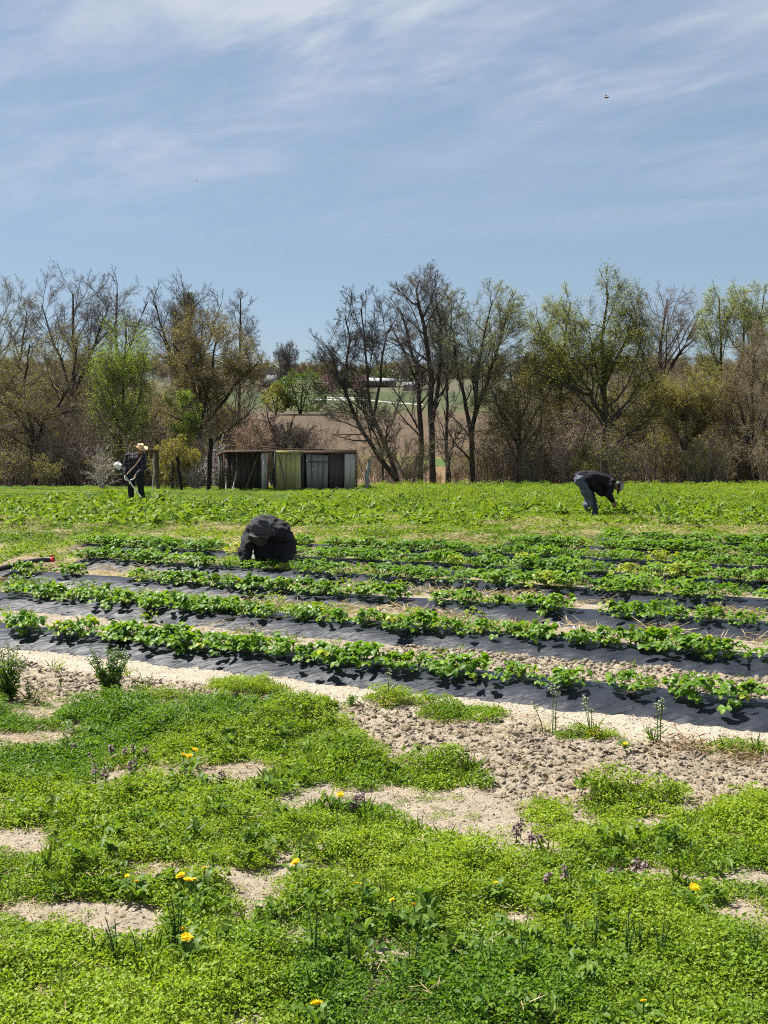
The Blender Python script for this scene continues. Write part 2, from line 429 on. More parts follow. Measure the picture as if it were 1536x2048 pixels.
# ------------------------------------------------------------------ ground sheet
xs = np.arange(0, 3.4, 0.034); st = 0.03; v = xs[-1]; ext = []
while v < 2600:
    st *= 1.07; v += st; ext.append(v)
xs = np.concatenate([xs, ext]); xs = np.concatenate([-xs[:0:-1], xs])
ys = [2.0]
while ys[-1] < 45: ys.append(ys[-1] + max(0.022, 0.0060 * ys[-1]))
st = ys[-1] - ys[-2]
while ys[-1] < 5500: st *= 1.05; ys.append(ys[-1] + st)
ys = np.array([-40, -15, -5, 0, 1.2] + ys)
GX, GY = np.meshgrid(xs, ys)
GZ = H(GX, GY)
def ground_cols(x, y):
    c = np.zeros(x.shape + (3,))
    def lay(m, col):
        nonlocal c
        c = c * (1 - m[..., None]) + np.asarray(col) * m[..., None]
    lay(np.ones_like(x), (0.32, 0.272, 0.208))
    lay(clodzone(x, y), (0.325, 0.272, 0.206))
    lay(furrowclods(x, y), (0.325, 0.272, 0.205))
    q = rowq(x, y)
    lay(sstep(7.3, 7.55, q) * sstep(8.3, 8.1, q), (0.40, 0.348, 0.275))
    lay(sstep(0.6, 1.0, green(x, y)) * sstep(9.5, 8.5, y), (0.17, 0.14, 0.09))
    f = sstep(12, 15, y) * sstep(0.35, 0.6, fbm(x * 0.8, y * 0.8, 61))
    lay(f, (0.29, 0.235, 0.13))
    lay(sstep(17, 20, y) * sstep(0.62, 0.40, fbm(x * 0.35, y * 0.5, 62)), (0.15, 0.15, 0.05))
    lay(sstep(24, 27, y), (0.10, 0.11, 0.04))
    lay(sstep(43, 48, y), (0.20, 0.15, 0.11))
    lay(sstep(56, 62, y) * sstep(-6, 2, x + (y - 60) * 0.0), (0.19, 0.125, 0.07))
    lay(sstep(84, 90, y) * sstep(106, 100, y) * sstep(-1, 1, x), (0.06, 0.105, 0.025))
    lay(sstep(104, 118, y), (0.095, 0.069, 0.044))
    lay(sstep(104, 118, y) * sstep(0.45, 0.6, fbm(x * 0.02, y * 0.06, 66)), (0.08, 0.06, 0.04))
    lay(sstep(243, 250, y + x * 0.15), (0.075, 0.078, 0.036))
    lay(sstep(285, 300, y), (0.052, 0.07, 0.03))
    lay(sstep(360, 380, y), (0.085, 0.082, 0.05))
    lay(sstep(480, 560, y), (0.06, 0.07, 0.045))
    return c
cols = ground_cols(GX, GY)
ny, nx = GX.shape
idx = np.arange(ny * nx).reshape(ny, nx)
gf = np.stack([idx[:-1, :-1], idx[:-1, 1:], idx[1:, 1:], idx[1:, :-1]], -1).reshape(-1, 4)
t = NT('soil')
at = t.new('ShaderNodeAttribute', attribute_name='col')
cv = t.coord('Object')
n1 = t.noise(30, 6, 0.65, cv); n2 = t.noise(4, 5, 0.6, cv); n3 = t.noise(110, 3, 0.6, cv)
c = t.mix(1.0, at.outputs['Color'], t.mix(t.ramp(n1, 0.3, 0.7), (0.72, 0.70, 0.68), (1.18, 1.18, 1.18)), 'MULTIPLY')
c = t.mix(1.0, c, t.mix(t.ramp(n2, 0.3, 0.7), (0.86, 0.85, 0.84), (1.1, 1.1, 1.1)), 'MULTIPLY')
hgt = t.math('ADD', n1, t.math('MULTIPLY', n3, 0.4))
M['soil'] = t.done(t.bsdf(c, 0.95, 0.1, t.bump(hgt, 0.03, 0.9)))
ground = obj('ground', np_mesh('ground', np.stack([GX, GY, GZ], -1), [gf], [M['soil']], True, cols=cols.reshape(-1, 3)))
tag(ground, kind='structure')

# ------------------------------------------------------------------ scattering (geometry nodes on a cloud of points)
def scatter(name, protos, P, rot, scl, tint, mat_kind='stuff', label=None):
    pc = bpy.data.collections.new(name + '_kinds')
    for i, me in enumerate(protos):
        o = bpy.data.objects.new(f"{name}_kind_{chr(97 + i)}", me); pc.objects.link(o)
    n = len(P)
    me = np_mesh(name, P, [np.zeros((0, 3), int)] if False else [np.array([[0, 1, 2]])][:0] or [np.zeros((0, 3), np.int32)], ()) if False else bpy.data.meshes.new(name)
    me.vertices.add(n); me.vertices.foreach_set('co', np.asarray(P, np.float32).ravel())
    a = me.attributes.new('rot', 'FLOAT_VECTOR', 'POINT'); a.data.foreach_set('vector', np.asarray(rot, np.float32).ravel())
    a = me.attributes.new('scl', 'FLOAT_VECTOR', 'POINT')
    scl = np.asarray(scl, np.float32)
    if scl.ndim == 1: scl = np.repeat(scl[:, None], 3, 1)
    a.data.foreach_set('vector', np.ascontiguousarray(scl).ravel())
    a = me.attributes.new('tint', 'FLOAT', 'POINT'); a.data.foreach_set('value', np.asarray(tint, np.float32))
    a = me.attributes.new('vi', 'INT', 'POINT'); a.data.foreach_set('value', np.random.default_rng(n).integers(0, len(protos), n).astype(np.int32))
    o = obj(name, me)
    ng = bpy.data.node_groups.new(name + '_spread', 'GeometryNodeTree')
    ng.interface.new_socket('Geometry', in_out='INPUT', socket_type='NodeSocketGeometry')
    ng.interface.new_socket('Geometry', in_out='OUTPUT', socket_type='NodeSocketGeometry')
    gi, go = ng.nodes.new('NodeGroupInput'), ng.nodes.new('NodeGroupOutput')
    iop = ng.nodes.new('GeometryNodeInstanceOnPoints'); ci = ng.nodes.new('GeometryNodeCollectionInfo')
    ci.inputs['Collection'].default_value = pc; ci.inputs['Separate Children'].default_value = True; ci.inputs['Reset Children'].default_value = True
    def nat(nm, ty):
        x = ng.nodes.new('GeometryNodeInputNamedAttribute'); x.data_type = ty; x.inputs['Name'].default_value = nm
        return x.outputs['Attribute']
    L = ng.links.new
    m2p = ng.nodes.new('GeometryNodeMeshToPoints'); L(gi.outputs[0], m2p.inputs[0])
    L(m2p.outputs[0], iop.inputs['Points']); L(ci.outputs[0], iop.inputs['Instance']); iop.inputs['Pick Instance'].default_value = True
    L(nat('vi', 'INT'), iop.inputs['Instance Index'])
    e2r = ng.nodes.new('FunctionNodeEulerToRotation'); L(nat('rot', 'FLOAT_VECTOR'), e2r.inputs[0]); L(e2r.outputs[0], iop.inputs['Rotation'])
    L(nat('scl', 'FLOAT_VECTOR'), iop.inputs['Scale'])
    L(iop.outputs[0], go.inputs[0])
    md = o.modifiers.new('spread', 'NODES'); md.node_group = ng
    tag(o, kind='stuff')
    return o
def pts_in(rng, y0, y1, dens, wid=0.345, pad=0.35, xr=None):
    """even scatter of points over the wedge of ground in front of the viewer"""
    xm = wid * y1 + pad
    n = int((y1 - y0) * 2 * xm * dens)
    x = rng.uniform(-xm, xm, n); y = rng.uniform(y0, y1, n)
    k = np.abs(x) < wid * y + pad
    if xr: k &= (x > xr[0]) & (x < xr[1])
    return x[k], y[k]
def rots(rng, n, tilt=0.25):
    return np.stack([rng.normal(0, tilt, n), rng.normal(0, tilt, n), rng.uniform(0, 6.283, n)], -1)

def leaves(rng, C, D, L, W, fold=0.25, roll=1.0, curl=0.0):
    """C bases (n,3), D directions (n,3), L lengths, W widths -> folded diamond leaves (two faces on a midrib)"""
    n = len(C); D = D / (np.linalg.norm(D, axis=1)[:, None] + 1e-9)
    up = np.array([0, 0, 1.0]) + rng.normal(0, 0.45 * roll, (n, 3))
    S = np.cross(D, up); S /= np.linalg.norm(S, axis=1)[:, None] + 1e-9
    N = np.cross(S, D)
    L = np.broadcast_to(L, (n,))[:, None]; W = np.broadcast_to(W, (n,))[:, None]
    mid = C + D * L * 0.55
    tip = C + D * L - N * L * curl
    a = mid + S * W * 0.5 + N * W * fold; b = mid - S * W * 0.5 + N * W * fold
    V = np.stack([C, a, tip, b], 1).reshape(-1, 3)
    i = np.arange(n)[:, None] * 4
    return V, np.concatenate([i + [0, 1, 2], i + [0, 2, 3]])
def dirs(rng, n, zlo, zhi):
    a = rng.uniform(0, 6.283, n); z = rng.uniform(zlo, zhi, n); r = np.sqrt(np.maximum(0, 1 - z * z))
    return np.stack([np.cos(a) * r, np.sin(a) * r, z], -1)

def chickweed_clump(seed, n=88, rad=0.07, hh=0.048, ll=0.0145, mat='chickweed'):
    rng = np.random.default_rng(seed)
    r = rad * np.sqrt(rng.uniform(0, 1, n)); a = rng.uniform(0, 6.283, n)
    z = hh * (1 - (r / rad) ** 2 * 0.7) * rng.uniform(0.15, 1.0, n)
    C = np.stack([r * np.cos(a), r * np.sin(a), z], -1)
    D = dirs(rng, n, -0.2, 0.8)
    V, Fc = leaves(rng, C, D, ll * rng.uniform(0.6, 1.25, n), ll * 0.68 * rng.uniform(0.7, 1.2, n), 0.2, 1.3, 0.15)
    return np_mesh('low_weed_clump', V, [Fc], [M[mat]])
def weed_clump(seed, n=60, rad=0.16, hh=0.26, ll=0.055, w=0.5, mat='weed', zlo=-0.1, zhi=0.9):
    rng = np.random.default_rng(seed)
    r = rad * np.sqrt(rng.uniform(0, 1, n)); a = rng.uniform(0, 6.283, n)
    z = hh * rng.uniform(0.08, 1.0, n) ** 0.8 * (1 - 0.5 * (r / rad) ** 2)
    C = np.stack([r * np.cos(a), r * np.sin(a), z], -1)
    D = dirs(rng, n, zlo, zhi)
    V, Fc = leaves(rng, C, D, ll * rng.uniform(0.6, 1.4, n), ll * w * rng.uniform(0.7, 1.3, n), 0.2, 1.0, 0.2)
    return np_mesh('weed_clump', V, [Fc], [M[mat]])
def blades(seed, n, rad, hh, w, mat, lean=0.5):
    rng = np.random.default_rng(seed)
    a = rng.uniform(0, 6.283, n); r = rad * np.sqrt(rng.uniform(0, 1, n))
    C = np.stack([r * np.cos(a), r * np.sin(a), np.zeros(n)], -1)
    D = dirs(rng, n, 1 - lean, 1.0)
    V, Fc = leaves(rng, C, D, hh * rng.uniform(0.4, 1.2, n), np.full(n, w), 0.1, 2.0, 0.15)
    return np_mesh('blades', V, [Fc], [M[mat]])
def straw_clump(seed, n, rad, ll, w, mat):
    rng = np.random.default_rng(seed)
    a = rng.uniform(0, 6.283, n); r = rad * np.sqrt(rng.uniform(0, 1, n))
    C = np.stack([r * np.cos(a), r * np.sin(a), rng.uniform(0.002, 0.03, n)], -1)
    V, Fc = leaves(rng, C, dirs(rng, n, -0.1, 0.35), ll * rng.uniform(0.4, 1.2, n), np.full(n, w), 0.1, 2.0, 0.0)
    return np_mesh('straw', V, [Fc], [M[mat]])
def clod_mesh(seed, mat):
    rng = np.random.default_rng(seed); b = MB()
    b.ball((0, 0, 0.1), (1, rng.uniform(0.55, 0.95), rng.uniform(0.28, 0.55)), 7, 5, jit=0.24, rng=rng)
    return b.mesh('clod', mat, False)

def clod_mat(name, a, b):
    t = NT(name)
    at = t.new('ShaderNodeAttribute', attribute_type='INSTANCER', attribute_name='tint')
    n = t.noise(3.5, 5, 0.65, t.coord('Object'))
    c = t.mix(at.outputs['Fac'], a, b)
    c = t.mix(1.0, c, t.mix(t.ramp(n, 0.3, 0.7), (0.75, 0.74, 0.73), (1.15, 1.15, 1.15)), 'MULTIPLY')
    return t.done(t.bsdf(c, 0.95, 0.1, t.bump(n, 0.25, 0.7)))
M['clod'] = clod_mat('soil_clod', (0.36, 0.298, 0.222), (0.50, 0.425, 0.325))

rng = np.random.default_rng(7)
# --- low green weeds of the foreground
x, y = pts_in(rng, 2.35, 9.4, 720, pad=0.25)
g = green(x, y); k = (rng.uniform(0, 1, len(x)) < g) & (rowq(x, y) < 7.75)
x, y = x[k], y[k]; mh = mound(x, y) * sstep(0.3, 1.0, green(x, y))
z = H(x, y) + mh * rng.uniform(0.0, 1.0, len(x))
tint = np.clip((fbm(x * 1.1 + 3, y * 1.1, 51, 4) - 0.5) * 3.6 + 0.48 + 0.06 + 0.25 * sstep(3.6, 3.15, y) + rng.normal(0, 0.12, len(x)), 0, 1)
sc = rng.uniform(0.65, 1.25, len(x)) * (0.7 + 0.6 * fbm(x * 2.5, y * 2.5, 52)) * (0.55 + 0.45 * sstep(0.3, 0.9, green(x, y)))
scatter('low_green_weeds', [chickweed_clump(i) for i in range(6)], np.stack([x, y, z - 0.004], -1), rots(rng, len(x), 0.18), sc, tint)
# --- darker upright leaves and grass among it
x, y = pts_in(rng, 2.35, 6.5, 150, pad=0.2)
dz = fbm(x * 1.3, y * 1.3, 71, 3)
k = (green(x, y) > 0.5) & (rng.uniform(0, 1, len(x)) < sstep(0.45, 0.65, dz) * 0.9 + 0.12 + 0.10 * sstep(4.3, 3.6, y))
x, y = x[k], y[k]
scatter('foreground_grass', [blades(20 + i, 16, 0.03, 0.10, 0.006, 'grass') for i in range(4)], np.stack([x, y, H(x, y)], -1), rots(rng, len(x), 0.2), rng.uniform(0.5, 1.15, len(x)), rng.uniform(0, 0.7, len(x)))
# --- broader leaves in dark clumps
x, y = pts_in(rng, 2.6, 7.5, 95, pad=0.2)
k = (green(x, y) > 0.6) & (fbm(x * 1.8, y * 1.8, 81, 3) > 0.57)
x, y = x[k], y[k]
scatter('broadleaf_weeds', [weed_clump(40 + i, 16, 0.05, 0.08, 0.035, 0.62) for i in range(4)], np.stack([x, y, H(x, y) + mound(x, y) * 0.7], -1), rots(rng, len(x), 0.2), rng.uniform(0.6, 1.2, len(x)), rng.uniform(0, 0.3, len(x)))
# --- clods of the tilled strip, the furrow and the bare patches
x, y = pts_in(rng, 2.6, 12, 2300, pad=0.3)
cz = clodzone(x, y); fz = furrowclods(x, y); gz = green(x, y)
dens = np.maximum.reduce([cz, fz * 0.9, 0.34 * (1 - gz) * (y < 7.5), 0.12 * (rowq(x, y) > 7.4), 0.5 * sstep(7.9, 8.0, rowq(x, y)) * (rowq(x, y) < 8.3)])
k = (rng.uniform(0, 1, len(x)) < dens) & ~bed_mask(x, y)
x, y, fz, cz = x[k], y[k], fz[k], cz[k]
sc = 0.004 + 0.0145 * rng.uniform(0, 1, len(x)) ** 4 * (0.3 + cz + fz * 1.5)
sc *= np.where(rng.uniform(0, 1, len(x)) < 0.03, 1.7, 1.0)
scatter('soil_clods', [clod_mesh(60 + i, M['clod']) for i in range(7)], np.stack([x, y, H(x, y)], -1), rots(rng, len(x), 0.5), sc, np.clip(rng.normal(0.35, 0.25, len(x)) + 0.35 * fz, 0, 1))
# --- straw and dead stalks on bare soil
x, y = pts_in(rng, 2.6, 8.2, 330, pad=0.3)
k = ((green(x, y) < 0.6) | (rng.uniform(0, 1, len(x)) < 0.045)) & (rowq(x, y) < 7.7) & (rng.uniform(0, 1, len(x)) < 0.25 + 0.75 * sstep(0.5, 0.65, fbm(x * 2, y * 2, 91)))
x, y = x[k], y[k]
scatter('dead_stalks', [straw_clump(80 + i, 9, 0.06, 0.065, 0.003, 'straw_dark' if i % 2 else 'straw') for i in range(4)], np.stack([x, y, H(x, y) + 0.05 * (green(x, y) > 0.6)], -1), rots(rng, len(x), 0.1), rng.uniform(0.6, 1.3, len(x)), rng.uniform(0, 1, len(x)))
# --- sparse grass at the foot of the first bed and in the furrows
x, y = pts_in(rng, 6.3, 14, 26, pad=0.4)
q = rowq(x, y)
k = ~bed_mask(x, y) & (q > 7.3) & (fbm(x * 1.6, y * 1.6, 95) > 0.5) & ((q < 7.6) | (q > 8.9))
x, y = x[k], y[k]
scatter('furrow_grass', [blades(120 + i, 14, 0.05, 0.09, 0.006, 'grass', 0.8) for i in range(4)], np.stack([x, y, H(x, y)], -1), rots(rng, len(x), 0.2), rng.uniform(0.5, 1.2, len(x)), rng.uniform(0.2, 1, len(x)))
# --- weeds and dead straw between and behind the beds
PIPE_C = gp(45, 1140)
def clear_of_pipe(x, y): return ((x - PIPE_C.x) / 1.1) ** 2 + ((y - PIPE_C.y) / 0.9) ** 2 > 1
x, y = pts_in(rng, 11.0, 27, 32, pad=0.6)
q = rowq(x, y); w = fbm(x * 0.9, y * 1.1, 101, 4)
dens = sstep(14, 17.5, y) * (0.25 + 0.75 * sstep(0.38, 0.54, w)) * clear_of_pipe(x, y)
dens = np.maximum(dens, 0.55 * sstep(0.46, 0.56, w) * (q > 9.8))
k = (rng.uniform(0, 1, len(x)) < dens) & (~bed_mask(x, y) | ((q > 15) & (rng.uniform(0, 1, len(x)) < 0.8)))
x, y = x[k], y[k]
scatter('short_weeds', [weed_clump(140 + i, 46, 0.13, 0.11, 0.045, 0.5, zlo=-0.1, zhi=0.7) for i in range(5)], np.stack([x, y, H(x, y)], -1), rots(rng, len(x), 0.15), rng.uniform(0.6, 1.25, len(x)),
        np.clip((fbm(x * 0.5, y * 0.6, 103) - 0.4) * 2.4 + rng.normal(0.18, 0.2, len(x)), 0, 1))
x, y = pts_in(rng, 9.8, 25, 38, pad=0.6)
w = fbm(x * 0.7 + 40, y * 1.2, 107, 4)
k = (w > 0.54 - 0.065 * sstep(16, 18, y) * sstep(24.5, 22, y)) & (rng.uniform(0, 1, len(x)) < 1 - 0.6 * sstep(16, 18, y)) & clear_of_pipe(x, y) & (~bed_mask(x, y) | (rowq(x, y) > 16)) & (rowq(x, y) > 9.8)
x, y = x[k], y[k]
scatter('dry_straw', [straw_clump(160 + i, 42, 0.16, 0.14, 0.006, 'straw') for i in range(4)], np.stack([x, y, H(x, y) + 0.02 + 0.05 * sstep(16, 18, y)], -1), rots(rng, len(x), 0.15), rng.uniform(0.6, 1.3, len(x)), rng.uniform(0, 1, len(x)))
# --- tall weeds that fill the back of the field
x, y = pts_in(rng, 20.5, 42.5, 20, wid=0.36, pad=1.0)
w = fbm(x * 0.45, y * 0.45, 111, 4)
k = rng.uniform(0, 1, len(x)) < sstep(20.5, 25.5, y + (w - 0.5) * 7)
x, y, w = x[k], y[k], w[k]
rt = sstep(-3.5, 1.5, x)
rowp = 0.5 + 0.5 * np.sin(rowq(x, y) * 2 * math.pi / 1.4 + 1.2 * fbm(x * 0.4, y * 0.4, 119))
hs = (0.29 + 0.42 * rt * sstep(24, 30, y)) * (0.65 + 0.6 * rowp) * rng.uniform(0.6, 1.25, len(x)) * (0.6 + 0.9 * w) * (1 - 0.25 * sstep(32, 38, y))
scatter('tall_field_weeds', [weed_clump(180 + i, 70, 0.2, 0.36, 0.06, 0.34 if i % 2 else 0.5, zlo=0.0, zhi=0.98) for i in range(6)], np.stack([x, y, H(x, y)], -1), rots(rng, len(x), 0.12),
        np.stack([rng.uniform(0.8, 1.25, len(x)), rng.uniform(0.8, 1.25, len(x)), hs], -1), np.clip((fbm(x * 0.35, y * 0.7, 113) - 0.42) * 3.0 + rng.normal(0.15, 0.22, len(x)) + 0.5 * rt * sstep(25, 30, y), 0, 1))
x, y = pts_in(rng, 22.5, 34, 9, wid=0.36, pad=1.0)
k = (fbm(x * 0.6, y * 0.6, 117) > 0.40 + 0.12 * sstep(26, 30, y)) & (rng.uniform(0, 1, len(x)) < 1 - 0.5 * sstep(26, 32, y))
x, y = x[k], y[k]
scatter('broad_field_leaves', [weed_clump(200 + i, 22, 0.16, 0.26, 0.12, 0.6, zlo=0.1, zhi=0.8) for i in range(4)], np.stack([x, y, H(x, y)], -1), rots(rng, len(x), 0.12), rng.uniform(0.7, 1.15, len(x)), rng.uniform(0.1, 0.9, len(x)))

# ------------------------------------------------------------------ strawberry beds under black plastic
t = NT('black_plastic')
cv = t.coord('Object')
n1 = t.noise(2.6, 3, 0.5, t.coord('Object', (0.8, 4.0, 4.0), (0, 0, R(18))), 0.6)
n2 = t.noise(2.2, 4, 0.6, cv); n3 = t.noise(60, 4, 0.7, cv)
c = t.mix(t.ramp(n2, 0.35, 0.7), (0.010, 0.0135, 0.022), (0.018, 0.022, 0.033))
c = t.mix(t.math('MULTIPLY', t.ramp(n3, 0.6, 0.75), t.ramp(n2, 0.5, 0.7)), c, (0.12, 0.11, 0.095))
hgt = t.math('ADD', t.noise(7, 3, 0.5, t.coord('Object', (0.35, 2.2, 1.0), (0, 0, R(-2))), 0.8), n1)
M['plastic'] = t.done(t.bsdf(c, 0.5, 0.15, t.bump(hgt, 0.03, 0.8)))
M['hole'] = plain_mat('hole_soil', (0.05, 0.04, 0.03), 0.95, 0.1)
ORD = ['first', 'second', 'third', 'fourth', 'fifth', 'sixth', 'seventh', 'eighth', 'ninth', 'tenth', 'eleventh', 'twelfth', 'thirteenth', 'fourteenth', 'fifteenth', 'sixteenth', 'seventeenth', 'eighteenth', 'nineteenth', 'twentieth', 'twenty-first', 'twenty-second', 'twenty-third', 'twenty-fourth', 'twenty-fifth', 'twenty-sixth', 'twenty-seventh', 'twenty-eighth', 'twenty-ninth', 'thirtieth']
def bedpos(k, p, r):
    q = Q0 + k * DQ
    return p * SINR + r * COSR, q + p * COSR - r * SINR
def bedz(p): return BEDH * np.clip(1 - np.abs(2 * np.clip(p, 0, BEDW) / BEDW - 1) ** 2.6, 0, 1)
BEDNAME = ['nearest', 'second', 'third', 'fourth', 'fifth', 'sixth', 'seventh', 'farthest']
for k in range(NBED):
    q = Q0 + k * DQ
    r0 = max(-0.413 * q / COSR - 0.8, BED_X0[k] / COSR); r1 = 0.289 * q / COSR + 0.9
    nr, npp = int((r1 - r0) / (0.03 if k < 3 else 0.06)), 22 if k < 3 else 14
    rr, pp = np.meshgrid(np.linspace(r0, r1, nr), np.linspace(-0.03, BEDW + 0.03, npp))
    edge = (fbm(rr * 2.5, np.full_like(rr, k * 7.0), 130, 3) - 0.5) * 0.12
    p2 = pp + edge * np.where(pp < BEDW / 2, 1 - pp / (BEDW / 2), 0).clip(0, 1)
    X, Y = bedpos(k, p2, rr)
    wr = fbm(rr * 3.0 + pp * 9, pp * 5 - rr * 1.0, 133 + k, 4)
    Z = bedz(pp) * (0.85 + 0.3 * fbm(rr * 0.9, np.full_like(rr, 3.0 * k), 135, 3)) + (wr - 0.5) * 0.024 - 0.012 - 0.03 * ((pp < 0) | (pp > BEDW))
    if BED_X0[k] > -6: Z = Z - 0.1 * sstep(r0 + 0.25, r0, rr)
    o = bpy.data.objects.new('plastic_mulch', None)
    ii = np.arange(nr * npp).reshape(npp, nr)
    ff = np.stack([ii[:-1, :-1], ii[:-1, 1:], ii[1:, 1:], ii[1:, :-1]], -1).reshape(-1, 4)
    gx, gy = bedpos(k, BEDW / 2, (r0 + r1) / 2)
    bpy.data.objects.remove(o)
    o = obj('plastic_mulch', np_mesh('plastic_mulch', np.stack([X - gx, Y - gy, Z], -1), [ff], [M['plastic']], True), None, (gx, gy, 0))
    tag(o, f"wrinkled black plastic mulch sheet over the {BEDNAME[k]} strawberry bed" + (' at the back' if k == 7 else ', counted from the front' if k else ''), 'plastic mulch', 'plastic mulch sheets over the strawberry beds')
    if k < 2:                                   # planting holes torn in the sheet
        for hx in ((610, 760, 955, 1270) if k == 0 else (130, 560, 1290)):
            rr_ = None
            for rt_ in np.linspace(r0, r1, 400):
                X_, Y_ = bedpos(k, 0.20, rt_)
                if abs(768 + X_ / Y_ * F - hx) < 8: rr_ = rt_; break
            if rr_ is None: continue
            X_, Y_ = bedpos(k, 0.22, rr_)
            b = MB(); a = np.arange(9) * 6.283 / 9; rad = 0.035 * (1 + 0.35 * np.sin(a * 3 + hx))
            b.add([(0, 0, -0.02)] + [(math.cos(u) * s_ * 1.3, math.sin(u) * s_, 0.003) for u, s_ in zip(a, rad)], [(0, 1 + i, 1 + (i + 1) % 9) for i in range(9)])
            b.build('planting_hole', M['hole'], o, False, (X_ - gx, Y_ - gy, float(bedz(np.array(0.22))) + 0.012))

# --- strawberry leaves: three cupped leaflets on a stalk
def leaflet(L, W, nt=5):
    ts = np.linspace(0, 1, nt); ws = np.interp(ts, [0, 0.22, 0.5, 0.8, 1], [0.12, 0.72, 1.0, 0.82, 0.30])
    V = []
    for t_, w_ in zip(ts, ws):
        zc = 0.10 * math.sin(t_ * 2.6) - 0.22 * t_ * t_
        for s_ in (-1, 0, 1): V.append((t_ * L, s_ * w_ * W / 2, zc * L + (0.20 * W * w_ if s_ else 0)))
    Fq = [(i * 3 + j, i * 3 + j + 1, i * 3 + j + 4, i * 3 + j + 3) for i in range(nt - 1) for j in range(2)]
    return np.array(V), Fq
def berry_leaf(b, d, h, size, az, seed, nt=5, base=(0, 0, 0), stalk=True):
    rng = np.random.default_rng(seed)
    Rz = Matrix.Rotation(az, 3, 'Z')
    end = Rz @ Vector((d, 0, h)); base = Vector(base)
    if stalk:
        mid = Rz @ Vector((d * 0.35, 0, h * 0.62))
        b.tube([base, base + mid, base + end], [0.0022, 0.002, 0.0016], 3, False)
    tilt = Matrix.Rotation(rng.uniform(-0.25, 0.55), 3, 'Y') @ Matrix.Rotation(rng.normal(0, 0.35), 3, 'X')
    for a in (-1.15, 0.0, 1.15):
        V, Fq = leaflet(size * rng.uniform(0.9, 1.1), size * rng.uniform(0.80, 0.95), nt)
        A = np.array(Rz @ tilt @ Matrix.Rotation(a + rng.normal(0, 0.1), 3, 'Z') @ Matrix.Rotation(rng.normal(0.0, 0.22), 3, 'Y'))
        b.add(V @ A.T + np.array(base + end), Fq)
LEAF = []
for i in range(12):
    d, h = [(0.02, 0.115), (0.06, 0.115), (0.10, 0.095), (0.14, 0.075), (0.175, 0.045), (0.12, 0.035)][i % 6]
    b = MB(); berry_leaf(b, d, h, 0.062, 0, 300 + i)
    LEAF.append(b.mesh('leaf', M['berry']))
LEAFY = [m.copy() for m in LEAF[:6]]
for m in LEAFY: m.materials.clear(); m.materials.append(M['berry_yellow'])
b = MB()
for i in range(5):
    a = i * 6.283 / 5; V, Fq = leaflet(0.012, 0.011, 3); A = np.array(Matrix.Rotation(a, 3, 'Z')); b.add(V @ A.T + np.array((0, 0, 0.0)), Fq)
FLOWER = b.mesh('flower', M['petal_white'])
b = MB(); b.ball((0, 0, 0.012), (0.022, 0.022, 0.018), 7, 5, jit=0.15, rng=np.random.default_rng(4)); CROWN = b.mesh('crown', M['stem'])
def near_plant(rng, x, y, z, size, n, yellow):
    root = thing('strawberry_plant', '', 'strawberry plant', (x, y, z), rng.uniform(0, 6.28))
    obj('crown', CROWN, root)
    a0 = rng.uniform(0, 6.28)
    for i in range(n):
        yl = rng.uniform() < yellow
        src = LEAFY if yl else LEAF
        s = size * rng.uniform(0.62, 0.98)
        obj('leaf', src[int(rng.integers(0, len(src)))], root, (rng.normal(0, 0.045), rng.normal(0, 0.045), 0.005), (rng.normal(0, 0.12), rng.normal(0, 0.12), a0 + i * 2.399 + rng.normal(0, 0.3)), s)
    for i in range(int(rng.integers(0, 3))):
        obj('flower', FLOWER, root, (rng.normal(0, 0.08), rng.normal(0, 0.08), 0.13 * size), (rng.normal(0, 0.4), rng.normal(0, 0.4), 0), 1.1)
    return root
FAR = []
for s in range(6):
    rng2 = np.random.default_rng(400 + s); b = MB()
    for i in range(36):
        d, h = [(0.02, 0.125), (0.07, 0.12), (0.12, 0.10), (0.16, 0.07), (0.19, 0.04)][i % 5]
        sc = rng2.uniform(0.8, 1.15)
        berry_leaf(b, d * sc, h * sc, 0.052 * rng2.uniform(0.75, 1.15), i * 2.399 + rng2.normal(0, 0.3), 500 + s * 40 + i, 3, (rng2.normal(0, 0.035), rng2.normal(0, 0.035), 0), True)
    FAR.append(b.mesh('strawberry_plant', M['berry'] if s < 5 else M['berry_yellow']))
rng = np.random.default_rng(21)
